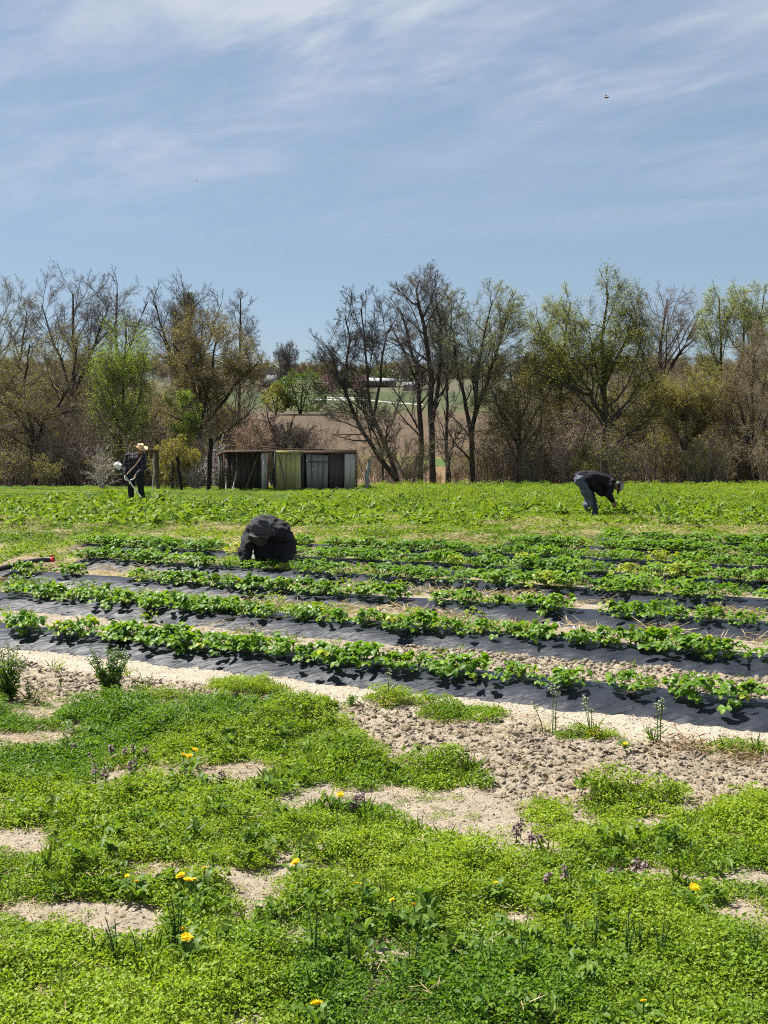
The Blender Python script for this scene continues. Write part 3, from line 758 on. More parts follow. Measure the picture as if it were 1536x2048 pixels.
for k in range(NBED):
    q = Q0 + k * DQ
    r0 = max(-0.413 * q / COSR - 0.15, BED_X0[k] / COSR + 0.3); r1 = 0.289 * q / COSR + 0.15
    r = r0 + rng.uniform(0, 0.2); row = []
    while r < r1:
        X_, Y_ = bedpos(k, 0.30, r); px = 768 + X_ / Y_ * F
        gap = 0.33
        if k == 0: gap = 0.23 if px < 560 else 0.28 if px < 900 else 0.40
        elif k == 1: gap = 0.27
        else: gap = 0.28
        skip = (k == 0 and (80 < px < 90 or 1000 < px < 1030 or 1325 < px < 1345)) or (k == 2 and 160 < px < 260) or rng.uniform() < (0.05 if k else 0.0)
        if not skip:
            p = 0.30 + rng.normal(0, 0.03)
            X_, Y_ = bedpos(k, p, r + rng.normal(0, 0.03))
            row.append((X_, Y_, px))
            if k >= 3 and rng.uniform() < 0.55:
                X2, Y2 = bedpos(k, 0.55 + rng.normal(0, 0.04), r + rng.normal(0, 0.05)); row.append((X2, Y2, px))
        r += gap * rng.uniform(0.8, 1.2)
    n = len(row)
    row.sort(key=lambda a: a[2])
    for i, (X_, Y_, px) in enumerate(row):
        z = float(bedz(np.array(0.3))) - 0.002
        big = (1.0 if k > 2 else 0.94 if k else 0.98) * rng.uniform(0.8, 1.2)
        if k == 0 and 1080 < px < 1230: big *= 0.85
        if k == 3 and 455 < px < 615: big *= 0.62
        if k < 3:
            o = near_plant(rng, X_, Y_, z, big, int(rng.integers(34, 46)), 0.35 if (k == 0 and 90 < px < 160) else 0.05)
        else:
            o = obj('strawberry_plant', FAR[int(rng.choice(6, p=[.18, .18, .19, .19, .19, .07]))], None, (X_, Y_, z), (0, 0, rng.uniform(0, 6.28)), (big * 1.1, big * 1.1, big * 0.95))
            o['category'] = 'strawberry plant'
        side, m_ = ('left', i) if i < n / 2 else ('right', n - 1 - i)
        bn = BEDNAME[k] + (' black plastic bed' if k in (0, 7) else ' black plastic bed from the front')
        o['label'] = f"{ORD[m_]} strawberry plant from the {side} end of the {bn}" if m_ < len(ORD) else f"leafy strawberry plant in the middle of the {bn}"
        o['group'] = f"strawberry plants on the {BEDNAME[k]} bed"
# ------------------------------------------------------------------ trees
def unit(v): return v / (np.linalg.norm(v, axis=-1, keepdims=True) + 1e-9)
def grow(rng, P, Rd, n, t0, t1, ang, asd, lr, npt, wander, up, rr, env=None, rmin=0.006, mode=0.5):
    """n side shoots on each of the branches P (B,k,3) with radii Rd (B,k)"""
    B, k, _ = P.shape
    t = t0 + (t1 - t0) * (np.arange(n)[None, :] + rng.uniform(0, 1, (B, n))) / n
    u = np.clip(t * (k - 1), 0, k - 1.001); i = u.astype(int); f = (u - i)[..., None]
    bi = np.arange(B)[:, None]
    pos = P[bi, i] * (1 - f) + P[bi, i + 1] * f
    tan = unit(P[bi, i + 1] - P[bi, i])
    rad = Rd[bi, i] * (1 - f[..., 0]) + Rd[bi, i + 1] * f[..., 0]
    plen = np.linalg.norm(np.diff(P, axis=1), axis=2).sum(1)[:, None]
    a = np.clip(rng.normal(ang, asd, (B, n)), 0.1, 1.8)[..., None]
    perp = unit(np.cross(tan, rng.normal(0, 1, (B, n, 3))))
    d = tan * np.cos(a) + perp * np.sin(a)
    L = (plen * lr * (1 - mode * t) * rng.uniform(0.65, 1.25, (B, n)))
    pos = pos.reshape(-1, 3); d = d.reshape(-1, 3); L = L.reshape(-1, 1); rad = rad.reshape(-1)
    kp = (rng.uniform(0, 1, (B, n)) < np.clip(plen / np.percentile(plen, 80), 0.12, 1.0) ** 0.7).reshape(-1); kp[0] = True
    pos, d, L, rad = pos[kp], d[kp], L[kp], rad[kp]
    pts = [pos]
    for j in range(npt - 1):
        d = unit(d + rng.normal(0, wander, d.shape) + np.array([0, 0, up]))
        pts.append(pts[-1] + d * L / (npt - 1))
    Q = np.stack(pts, 1)
    if env is not None:
        c, r = env
        e = np.linalg.norm((Q[:, -1] - c) / r, axis=1)
        s = np.clip(1 / np.maximum(e, 1e-3) ** 1.5, 0.34, 1.0)[:, None, None]
        Q = Q[:, :1] + (Q - Q[:, :1]) * s
    r0 = np.maximum(rad * rr, rmin)
    rq = r0[:, None] * np.linspace(1, 0.35, npt)[None, :]
    return Q, np.maximum(rq, rmin * 0.7)
def tubes(P, Rd, n):
    """many branches with the same number of points -> one vertex and face array"""
    B, k, _ = P.shape
    T = np.gradient(P, axis=1); T = unit(T)
    ref = np.where(np.abs(T[..., 2:3]) < 0.9, np.array([0, 0, 1.0]), np.array([1.0, 0, 0]))
    U = unit(np.cross(T, ref)); W = np.cross(T, U)
    a = np.arange(n) * 2 * math.pi / n
    V = P[:, :, None, :] + Rd[:, :, None, None] * (np.cos(a)[:, None] * U[:, :, None, :] + np.sin(a)[:, None] * W[:, :, None, :])
    idx = np.arange(B * k * n).reshape(B, k, n)
    nx_ = np.roll(idx, -1, 2)
    Fq = np.stack([idx[:, :-1], nx_[:, :-1], nx_[:, 1:], idx[:, 1:]], -1).reshape(-1, 4)
    return V.reshape(-1, 3), Fq
def smooth_poly(pts, rads, k):
    pts = np.asarray(pts, float); rads = np.asarray(rads, float)
    d = np.concatenate([[0], np.cumsum(np.linalg.norm(np.diff(pts, axis=0), axis=1))]); s = np.linspace(0, d[-1], k)
    P = np.stack([np.interp(s, d, pts[:, i]) for i in range(3)], -1)
    for _ in range(2): P[1:-1] = 0.25 * P[:-2] + 0.5 * P[1:-1] + 0.25 * P[2:]
    return P, np.interp(s, d, rads)
def leaf_cards(rng, Q, n, size, spread, keep=None):
    """n young leaves strewn along each twig"""
    B, k, _ = Q.shape
    t = rng.uniform(0.2, 1, (B, n)) * (k - 1); i = np.minimum(t.astype(int), k - 2); f = (t - i)[..., None]
    bi = np.arange(B)[:, None]
    C = (Q[bi, i] * (1 - f) + Q[bi, i + 1] * f).reshape(-1, 3) + rng.normal(0, spread, (B * n, 3))
    if keep is not None: C = C[keep(C)]
    m = len(C)
    A = dirs(rng, m, -0.7, 0.9) * (size * rng.uniform(0.7, 1.6, m))[:, None]; Bv = np.cross(A, rng.normal(0, 1, (m, 3))); Bv = unit(Bv) * (size * rng.uniform(0.5, 1.0, m))[:, None]
    return np.stack([C, C + A + Bv * 0.5, C + A * 0.8 - Bv * 0.5], 1).reshape(-1, 3), np.arange(m * 3).reshape(-1, 3)
def tree_meshes(seed, trunks, env, levels, bark, twig, leafspec, sides=(8, 6, 4, 3, 3)):
    """trunks: list of (points, radii). levels: list of dicts for grow(). -> trunk mesh, twig mesh, crown mesh"""
    rng = np.random.default_rng(seed)
    tv, tf, n = [], [], 0
    wv, wf, m = [], [], 0
    cur = []
    P0 = []; 
    for pts, rads in trunks:
        P, Rr = smooth_poly(pts, rads, 10)
        P[1:-1] += rng.normal(0, 0.03, P[1:-1].shape)
        V, Fq = tubes(P[None], Rr[None], sides[0]); tv.append(V); tf.append(Fq + n); n += len(V)
        cur.append((P[None], Rr[None]))
    lastQ = []; fine = None
    P = np.concatenate([c[0] for c in cur]); Rr = np.concatenate([c[1] for c in cur])
    for li, lv in enumerate(levels):
        Q, Rq = grow(rng, P, Rr, env=env, **lv)
        if li == len(levels) - 1 and li > 1:                     # the finest shoots: two crossed slivers each, and hair-thin twiglets off them
            d_ = unit(Q[:, -1] - Q[:, 0]); e1 = unit(np.cross(d_, rng.normal(0, 1, d_.shape))); e2 = np.cross(d_, e1); r_ = Rq[:, :1]
            V = np.concatenate([np.stack([Q[:, 0] + e * r_, Q[:, 0] - e * r_, Q[:, -1]], 1).reshape(-1, 3) for e in (e1, e2)])
            m2 = 2 * len(Q); f2 = rng.uniform(0.1, 1, (m2, 1)); A0 = np.repeat(Q[:, 0], 2, 0) * (1 - f2) + np.repeat(Q[:, -1], 2, 0) * f2
            dd = unit(np.repeat(d_, 2, 0) + rng.normal(0, 0.45, (m2, 3)) + np.array([0, 0, 0.12])); ll = (np.linalg.norm(Q[:, -1] - Q[:, 0], axis=1).repeat(2) * rng.uniform(0.5, 1.1, m2))[:, None]
            ee = unit(np.cross(dd, rng.normal(0, 1, dd.shape))) * 0.0042 * (lv['rmin'] / 0.0042)
            V = np.concatenate([V, np.stack([A0 + ee, A0 - ee, A0 + dd * np.minimum(ll, 0.5 * lv['rmin'] / 0.0042)], 1).reshape(-1, 3)])
            fine = (V, np.arange(len(V)).reshape(-1, 3))
            P, Rr = Q, Rq; lastQ.append(Q); continue
        V, Fq = tubes(Q, Rq, sides[min(li + 1, 4)])
        if li < 1: tv.append(V); tf.append(Fq + n); n += len(V)
        else: wv.append(V); wf.append(Fq + m); m += len(V)
        P, Rr = Q, Rq
        if li >= len(levels) - 2: lastQ.append(Q)
    out = [np_mesh('trunk', np.concatenate(tv), [np.concatenate(tf)], [bark], True), np_mesh('branches', np.concatenate(wv + ([fine[0]] if fine else [])), [np.concatenate(wf)] + ([fine[1] + m] if fine else []), [twig], False)]
    for sp in leafspec:
        V = []; Fc = []; k = 0
        for Q in lastQ[-1:] if not sp.get('inner') else lastQ:
            v, f = leaf_cards(rng, Q, sp['n'], sp['size'], sp.get('spread', 0.06), sp.get('keep'))
            V.append(v); Fc.append(f + k); k += len(v)
        if k: out.append(np_mesh('crown', np.concatenate(V), [np.concatenate(Fc)], [sp['mat']]))
    return out
def lv(n, t0, t1, ang, asd, lr, npt, wander, up, rr, rmin=0.006, mode=0.5):
    return dict(n=n, t0=t0, t1=t1, ang=ang, asd=asd, lr=lr, npt=npt, wander=wander, up=up, rr=rr, rmin=rmin, mode=mode)
BARE_L = [lv(16, 0.25, 1.0, 0.72, 0.22, 0.52, 7, 0.13, 0.045, 0.42, 0.016, 0.45), lv(9, 0.15, 1.0, 0.70, 0.22, 0.5, 5, 0.15, 0.035, 0.45, 0.0085, 0.45), lv(8, 0.15, 1.0, 0.68, 0.22, 0.52, 3, 0.16, 0.03, 0.5, 0.0052, 0.4), lv(7, 0.1, 1.0, 0.6, 0.28, 0.55, 2, 0.16, 0.02, 0.6, 0.0042, 0.3)]
BUSHY_L = [lv(17, 0.10, 1.0, 0.92, 0.25, 0.56, 7, 0.15, 0.03, 0.42, 0.015, 0.45), lv(9, 0.2, 1.0, 0.78, 0.25, 0.5, 5, 0.17, 0.03, 0.45, 0.008, 0.4), lv(8, 0.15, 1.0, 0.72, 0.25, 0.5, 3, 0.18, 0.03, 0.5, 0.005, 0.4), lv(6, 0.1, 1.0, 0.65, 0.25, 0.6, 2, 0.18, 0.02, 0.6, 0.0042, 0.3)]
def tree(name, label, Y, base, trunks, env, levels, bark, twig, leafs, seed, cat='tree', depth=None, group=None, crownname='crown'):
    """everything is given as it stands on the ground at distance Y: trunk courses and crown outline as photo pixels carried out to that distance"""
    b = wp(base[0], base[1], Y); b.z = H1(b.x, Y)
    mpp = Y / F
    rng = random.Random(seed)
    tr = []
    for pts, r0, r1 in trunks:
        q = []
        for i, p in enumerate(pts):
            w = wp(p[0], p[1], Y) - b
            w.y += rng.uniform(-0.5, 0.5) * (i / max(1, len(pts) - 1)) * 1.6 + (p[2] if len(p) > 2 else 0)
            if i == 0 and len(p) < 3 and p[1] > base[1] - 25: w.z = -0.15
            q.append(tuple(w))
        tr.append((q, np.linspace(r0 * mpp, r1 * mpp, len(q))))
    c = wp(env[0], env[1], Y) - b
    rx, rz = env[2] * mpp * (1.18 if levels is BARE_L else 1.05), env[3] * mpp * 1.04
    E = (np.array(c), np.array([rx, depth or rx, rz]))
    ms = tree_meshes(seed, tr, E, levels, bark, twig, leafs)
    root = thing(name, label, cat, tuple(b), 0, group)
    for me in ms: obj(me.name.split('.')[0] if me.name.split('.')[0] != 'crown' else crownname, me, root)
    return root
def L_(mat, n, size=0.08, spread=0.07, inner=False, keep=None): return dict(mat=M[mat], n=n, size=size * 0.64, spread=spread, inner=inner, keep=keep)
BK, BG, TB = M['bark'], M['bark_grey'], M['twig_brown']
# --- left group
tree('bare_tree', 'tall bare grey tree rising highest above the left thicket', 52, (148, 955), [([(148, 962), (150, 850), (146, 740), (150, 660), (146, 588)], 7, 1.5), ([(150, 800), (110, 700), (78, 610)], 4, 1), ([(150, 780), (195, 690), (214, 600)], 4, 1)], (140, 690, 115, 150), BARE_L, BK, BG, [], 1)
tree('bare_tree', 'bare tree with fine grey twigs cut by the left edge of the photo', 54, (-10, 955), [([(-10, 962), (0, 850), (-8, 740), (-2, 610)], 7, 1.5), ([(-6, 820), (40, 720), (50, 620)], 4, 1)], (0, 720, 95, 155), BARE_L, BK, BG, [L_('l_olive', 1, 0.06)], 2)
tree('budding_tree', 'low spreading dark tree with olive buds at the left edge of the field', 47, (74, 958), [([(74, 965), (72, 900), (60, 860), (20, 810), (-20, 770)], 7, 1.5), ([(72, 900), (92, 840), (140, 780), (158, 700)], 5, 1.5), ([(66, 868), (40, 780), (60, 690)], 4, 1.5)], (70, 775, 125, 120), BUSHY_L, BK, TB, [L_('l_olive', 2, 0.07, 0.08)], 3)
tree('bare_tree', 'bare grey tree standing behind the bright green tree', 55, (222, 955), [([(222, 962), (222, 850), (232, 730), (240, 590)], 6, 1.5), ([(224, 800), (260, 690), (290, 600)], 4, 1)], (240, 690, 80, 125), BARE_L, BK, BG, [], 4)
tree('green_tree', 'bright green leafy tree right behind the man in the straw hat', 46, (238, 955), [([(238, 962), (240, 870), (246, 760), (244, 640)], 5, 1.2), ([(240, 880), (280, 800), (296, 720)], 3, 1), ([(240, 860), (212, 780), (206, 720)], 3, 1)], (248, 765, 56, 148), BUSHY_L, BK, TB, [L_('l_green', 2, 0.075, 0.2, True)], 5)
tree('bare_tree', 'bare grey topped tree showing above the olive brown tree', 56, (372, 955), [([(372, 962), (370, 850), (374, 720), (380, 585)], 7, 1.5), ([(371, 790), (330, 680), (306, 600)], 4, 1), ([(372, 780), (420, 680), (438, 610)], 4, 1)], (370, 690, 95, 122), BARE_L, BK, BG, [], 6)
tree('evergreen_tree', 'small dark green treetop among the bare twigs behind the olive brown tree', 58, (385, 955), [([(385, 962), (385, 800), (384, 620)], 5, 1)], (384, 650, 48, 60), BUSHY_L, BK, TB, [L_('l_dark', 4, 0.10, 0.1, True)], 7)
tree('budding_tree', 'round olive brown budding tree left of the old wooden hutches', 48, (402, 955), [([(402, 962), (402, 890), (398, 820), (380, 740), (352, 690)], 7, 1.5), ([(400, 850), (420, 750), (440, 660)], 5, 1.2), ([(400, 860), (470, 770), (520, 720)], 4, 1.2), ([(398, 830), (402, 730), (400, 650)], 4, 1.2)], (425, 750, 118, 122), BUSHY_L, BK, TB, [L_('l_brown', 1, 0.075, 0.08), L_('l_olive', 1, 0.07, 0.08)], 8)
tree('bare_tree', 'slim bare treetop poking out right of the olive brown tree', 57, (476, 955), [([(476, 962), (480, 800), (484, 600)], 5, 1.2)], (484, 680, 36, 95), BARE_L, BK, BG, [], 9)
tree('sapling', 'small bright yellow green sapling in front of the olive brown tree', 45, (368, 955), [([(368, 962), (366, 880), (366, 800)], 3, 1), ([(367, 890), (392, 830)], 2, 1)], (366, 815, 34, 45), BUSHY_L[:3], BK, TB, [L_('l_green', 5, 0.09, 0.08, True)], 10)
tree('budding_shrub', 'brown twiggy shrub with yellow buds behind the hutches', 47, (560, 950), [([(560, 955), (552, 880), (530, 820)], 4, 1), ([(560, 955), (575, 870), (590, 830)], 4, 1), ([(560, 950), (600, 890), (628, 850)], 3, 1)], (570, 905, 80, 55), BUSHY_L, BK, TB, [], 11, 'shrub')
tree('rusty_shrub', 'rust coloured dry shrub just behind the left end of the hutches', 44, (508, 950), [([(508, 955), (500, 900), (490, 870)], 2.5, 1), ([(508, 955), (518, 890), (524, 860)], 2.5, 1)], (508, 890, 42, 50), BUSHY_L, TB, TB, [L_('l_rust', 1, 0.06, 0.08)], 12, 'shrub')
tree('yellow_shrub', 'yellow budding bush between the leaning posts left of the hutches', 41.5, (345, 972), [([(345, 975), (330, 930), (325, 900)], 2, 1), ([(345, 975), (352, 920), (356, 880)], 2, 1), ([(345, 975), (375, 930), (385, 905)], 2, 1)], (350, 925, 45, 48), BUSHY_L[:3], TB, TB, [dict(mat=leaf_mat('yellow_bud', (0.16, 0.14, 0.02), (0.28, 0.26, 0.05), 0.4, 0.2, tint=False), n=3, size=0.05, spread=0.05, inner=True)], 13, 'shrub')
# --- the gap
tree('bare_tree', 'leaning bare tree with crooked limbs reaching left over the brown field', 46, (806, 962), [([(806, 968), (782, 935), (748, 905), (716, 850), (692, 790), (676, 740), (652, 690)], 6, 1.4), ([(692, 795), (690, 740), (700, 680), (690, 630)], 3.5, 1), ([(800, 962), (780, 900), (745, 850), (735, 780), (733, 700), (722, 620)], 5, 1.2), ([(742, 860), (760, 760), (768, 680), (790, 640)], 3.5, 1)], (715, 720, 84, 135), BARE_L, BK, BK, [], 14)
tree('bare_tree', 'tallest bare tree in the gap with a crooked twiggy top', 47, (866, 962), [([(866, 968), (866, 880), (862, 790), (858, 690), (838, 620), (826, 578), (840, 556)], 7.5, 1.4), ([(838, 612), (806, 590), (790, 572)], 2.5, 0.8), ([(846, 635), (868, 590), (872, 545)], 2.5, 0.8), ([(866, 840), (880, 740), (880, 650), (872, 590)], 4.5, 1)], (838, 650, 62, 130), BARE_L, BK, BG, [], 15)
tree('bare_tree', 'straight dark trunked bare tree just left of the tallest tree in the gap', 48, (840, 962), [([(840, 968), (842, 860), (836, 740), (815, 660), (800, 620)], 6.5, 1.4), ([(838, 770), (800, 690), (780, 650)], 3.5, 1)], (805, 690, 62, 95), BARE_L, BK, BG, [], 16)
tree('bare_tree', 'thin bare tree between the tallest tree and the pale budding tree', 49, (894, 962), [([(894, 968), (894, 850), (898, 720), (902, 600)], 4.5, 1.1), ([(896, 780), (880, 690), (886, 610)], 2.5, 0.9)], (898, 680, 42, 110), BARE_L, BK, BG, [L_('l_pale', 1, 0.05, 0.06, keep=lambda C: C[:, 2] > 6.0)], 17)
tree('budding_tree', 'twin stemmed tree with pale young leaves at its top right of the gap', 47, (946, 962), [([(946, 968), (944, 890), (948, 800), (958, 700), (985, 600)], 6, 1.2), ([(946, 900), (930, 800), (912, 730), (902, 650)], 5, 1), ([(946, 850), (975, 750), (1010, 660), (1020, 600)], 4, 1), ([(944, 925), (905, 880), (890, 820)], 2.5, 0.9)], (970, 690, 85, 120), BARE_L, BK, BG, [L_('l_pale', 2, 0.055, 0.07, keep=lambda C: C[:, 2] > 4.3)], 18)
tree('young_tree', 'thin crooked sapling beside the leaning tree in the gap', 45, (765, 965), [([(765, 970), (768, 920), (752, 870), (728, 830), (712, 800)], 2.5, 0.8), ([(764, 912), (776, 870), (770, 830)], 1.6, 0.7)], (750, 850, 55, 60), BUSHY_L[:3], BK, TB, [], 19)
tree('young_tree', 'thin bare sapling in front of the straight trunks in the gap', 46, (902, 965), [([(902, 970), (898, 900), (880, 840)], 2.2, 0.8), ([(900, 910), (920, 850)], 1.6, 0.7)], (900, 860, 48, 65), BUSHY_L[:3], BK, TB, [], 20)
tree('budding_shrub', 'loose bush with green buds at the foot of the leaning tree', 44.5, (820, 968), [([(820, 970), (800, 930), (772, 900), (762, 860)], 2.5, 1), ([(820, 970), (832, 920), (850, 890)], 2, 1)], (805, 915, 62, 55), BUSHY_L[:3], TB, TB, [L_('l_olive', 2, 0.06, 0.06)], 21, 'shrub')
# --- right group
tree('budding_tree', 'low olive bushy tree at the left end of the right thicket', 47, (1040, 958), [([(1040, 962), (1040, 880), (1030, 800), (1025, 740)], 5, 1.2), ([(1040, 900), (1000, 830), (985, 780)], 3.5, 1), ([(1040, 890), (1085, 810), (1110, 760)], 3.5, 1)], (1045, 835, 100, 122), BUSHY_L, BK, TB, [L_('l_olive', 2, 0.07, 0.15, True)], 22)
tree('budding_tree', 'pale leaved tree top behind the big green tree on its left', 53, (1122, 955), [([(1122, 962), (1122, 800), (1128, 700), (1136, 610)], 6, 1.2), ([(1122, 760), (1085, 680), (1075, 640)], 4, 1)], (1115, 720, 68, 118), BARE_L, BK, BG, [L_('l_pale', 3, 0.065, 0.10, True)], 23)
tree('green_tree', 'biggest olive green tree with a dark trunk behind the bending man in jeans', 46, (1212, 958), [([(1212, 965), (1212, 880), (1210, 790), (1204, 690), (1212, 590)], 8.5, 1.5), ([(1210, 840), (1172, 780), (1150, 720), (1110, 690)], 5, 1.2), ([(1208, 770), (1250, 690), (1275, 640)], 5, 1.2), ([(1212, 860), (1260, 800), (1290, 760)], 4, 1.2), ([(1180, 790), (1120, 765), (1080, 740)], 3.5, 1)], (1190, 760, 132, 188), BUSHY_L, BK, BK, [L_('l_olive', 2, 0.08, 0.14, True), L_('l_green', 1, 0.075, 0.14, True)], 24)
tree('bare_tree', 'broad bare brown twigged tree right behind the biggest green tree', 54, (1322, 955), [([(1322, 962), (1320, 830), (1322, 700), (1330, 600)], 7, 1.4), ([(1321, 790), (1275, 690), (1262, 620)], 4, 1), ([(1321, 770), (1375, 680), (1395, 630)], 4, 1)], (1325, 690, 92, 112), BARE_L, BK, TB, [], 25)
tree('budding_tree', 'yellow olive bushy tree in front of the broad bare tree', 48, (1370, 958), [([(1370, 965), (1368, 880), (1365, 790)], 5, 1.2), ([(1370, 900), (1330, 820), (1315, 780)], 3.5, 1), ([(1370, 890), (1420, 810), (1432, 760)], 3.5, 1)], (1370, 840, 100, 112), BUSHY_L, BK, TB, [L_('l_olive', 2, 0.075, 0.12, True), L_('l_brown', 1, 0.07, 0.10)], 26)
tree('budding_tree', 'tall tree with pale leaf clusters near the right edge', 52, (1465, 955), [([(1465, 962), (1460, 850), (1450, 740), (1432, 600)], 6, 1.3), ([(1462, 810), (1490, 700), (1484, 600)], 4.5, 1), ([(1470, 770), (1515, 690), (1520, 600)], 4, 1)], (1472, 690, 72, 128), BARE_L, BK, BG, [L_('l_pale', 3, 0.07, 0.10, keep=lambda C: C[:, 2] > 4.0)], 27)
tree('budding_tree', 'grey brown upright twiggy tree cut by the right edge of the photo', 47, (1512, 958), [([(1512, 965), (1505, 860), (1500, 760), (1510, 690)], 5, 1.2), ([(1512, 920), (1480, 820), (1466, 740)], 3.5, 1), ([(1512, 910), (1545, 800), (1552, 700)], 3.5, 1)], (1512, 820, 88, 145), BUSHY_L, BK, TB, [L_('l_brown', 2, 0.06, 0.07)], 28)
tree('budding_tree', 'leafy olive tree partly outside the right edge behind the twiggy one', 56, (1580, 955), [([(1580, 962), (1580, 800), (1570, 640)], 7, 1.4)], (1580, 740, 110, 150), BUSHY_L, BK, TB, [L_('l_olive', 2, 0.075, 0.08)], 29)

# --- thickets of brush at the foot of the trees, and woods behind them
def merged(name, ms):
    """one mesh out of stems, twigs and buds"""
    V, Fs, mats, fm, n = [], [], [], [], 0
    for k, me in enumerate(ms):
        nv = len(me.vertices); v = np.empty(nv * 3); me.vertices.foreach_get('co', v); V.append(v.reshape(-1, 3))
        lt = np.empty(len(me.polygons), np.int32); me.polygons.foreach_get('loop_total', lt)
        li = np.empty(len(me.loops), np.int32); me.loops.foreach_get('vertex_index', li)
        q4 = int((lt == 4).sum()) * 4                               # quads come first, then triangles
        if q4: Fs.append(li[:q4].reshape(-1, 4) + n)
        if len(li) > q4: Fs.append(li[q4:].reshape(-1, 3) + n)
        n += nv; mats.append(me.materials[0]); fm.append(np.full(len(lt), k))
    return np_mesh(name, np.concatenate(V), Fs, mats, False, np.concatenate(fm))
def brush_mesh(seed, hh, leafmat, nl, rad=0.9, nst=9):
    rng = np.random.default_rng(seed); tr = []
    for i in range(nst):
        a = rng.uniform(0, 6.283); r = rad * 0.5 * math.sqrt(rng.uniform()); x0, y0 = r * math.cos(a), r * math.sin(a)
        l = rng.uniform(0.15, 0.9)
        tr.append(([(x0, y0, -0.1), (x0 + math.cos(a) * l * 0.4, y0 + math.sin(a) * l * 0.4, hh * 0.5), (x0 + math.cos(a) * l, y0 + math.sin(a) * l, hh * rng.uniform(0.7, 1.05))], np.linspace(0.025, 0.008, 3)))
    ms = tree_meshes(seed, tr, None, [lv(6, 0.1, 1, 0.6, 0.25, 0.45, 5, 0.16, 0.05, 0.6, 0.009), lv(5, 0.1, 1, 0.7, 0.25, 0.5, 4, 0.18, 0.03, 0.6, 0.007), lv(3, 0.1, 1, 0.7, 0.3, 0.5, 3, 0.18, 0.02, 0.7, 0.006)], TB, TB, [dict(mat=M[leafmat], n=nl, size=0.06, spread=0.07, inner=True)] if nl else [], (4, 3, 3, 3, 3))
    return merged('brush', ms)
rng = np.random.default_rng(99)
BR = [brush_mesh(700, 2.4, 'l_brown', 1), brush_mesh(701, 2.0, 'l_olive', 1), brush_mesh(702, 2.8, 'l_brown', 0), brush_mesh(703, 1.8, 'l_olive', 2), brush_mesh(704, 2.2, 'l_brown', 0)]
def pick(x0, x1, y0, y1, n, s0, s1):
    y = rng.uniform(y0, y1, n); px = rng.uniform(x0, x1, n); x = (px - 768) / F * y
    return x, y, rng.uniform(s0, s1, n)
A = [pick(-160, 300, 43.5, 52, 80, 0.6, 1.15), pick(300, 440, 44.5, 52, 26, 0.6, 1.0), pick(440, 640, 45, 54, 26, 0.5, 0.85), pick(470, 655, 58, 78, 26, 0.8, 1.3), pick(640, 760, 60, 80, 14, 0.5, 0.8), pick(640, 1000, 56, 75, 16, 0.6, 0.95),
     pick(985, 1700, 43.5, 53, 130, 0.6, 1.15), pick(640, 985, 46, 58, 22, 0.35, 0.65), pick(-160, 470, 50, 58, 34, 1.3, 1.9), pick(1010, 1700, 50, 58, 42, 1.3, 2.0)]
x, y, s = (np.concatenate([a[i] for a in A]) for i in range(3))
scatter('undergrowth', BR, np.stack([x, y, H(x, y)], -1), rots(rng, len(x), 0.08), s, rng.uniform(0, 1, len(x)))
def stand_mesh(seed, hh, leafmat, nl):
    rng_ = np.random.default_rng(seed)
    tr = [([(0, 0, -0.2), (0.1, 0, hh * 0.4), (rng_.normal(0, 0.3), 0.2, hh)], np.linspace(0.13, 0.02, 3)), ([(0.05, 0, hh * 0.3), (0.9, 0.3, hh * 0.6), (1.3, 0, hh * 0.9)], np.linspace(0.07, 0.02, 3)), ([(0.05, 0, hh * 0.3), (-0.9, -0.3, hh * 0.6), (-1.4, 0, hh * 0.88)], np.linspace(0.07, 0.02, 3))]
    ms = tree_meshes(seed, tr, (np.array([0, 0, hh * 0.55]), np.array([hh * 0.4, hh * 0.4, hh * 0.48])), BUSHY_L, TB, TB, [dict(mat=M[leafmat], n=nl, size=0.07, spread=0.12, inner=True)], (6, 4, 3, 3, 3))
    return merged('wood_tree', ms)

ST = [stand_mesh(800, 6.5, 'l_brown', 1), stand_mesh(801, 6.0, 'l_olive', 1), stand_mesh(802, 6.8, 'l_brown', 1)]
B_ = [pick(-200, 450, 58, 78, 30, 0.6, 0.95), pick(1040, 1760, 58, 78, 34, 0.6, 0.95)]
x, y, s = (np.concatenate([a[i] for a in B_]) for i in range(3))
scatter('woods_behind', ST, np.stack([x, y, H(x, y)], -1), rots(rng, len(x), 0.05), s, rng.uniform(0, 1, len(x)))
x, y, s = (np.concatenate(v) for v in zip(pick(-300, 1840, 470, 620, 420, 1.2, 2.2), pick(560, 1000, 500, 590, 120, 1.5, 2.2)))
scatter('far_woods', ST + [brush_mesh(705, 5, 'l_dark', 2, 3.0, 16)], np.stack([x, y, H(x, y) - 1.0], -1), rots(rng, len(x), 0.05), s * np.where(np.abs(x + 10) < 60, 0.62, 0.9), rng.uniform(0, 1, len(x)))

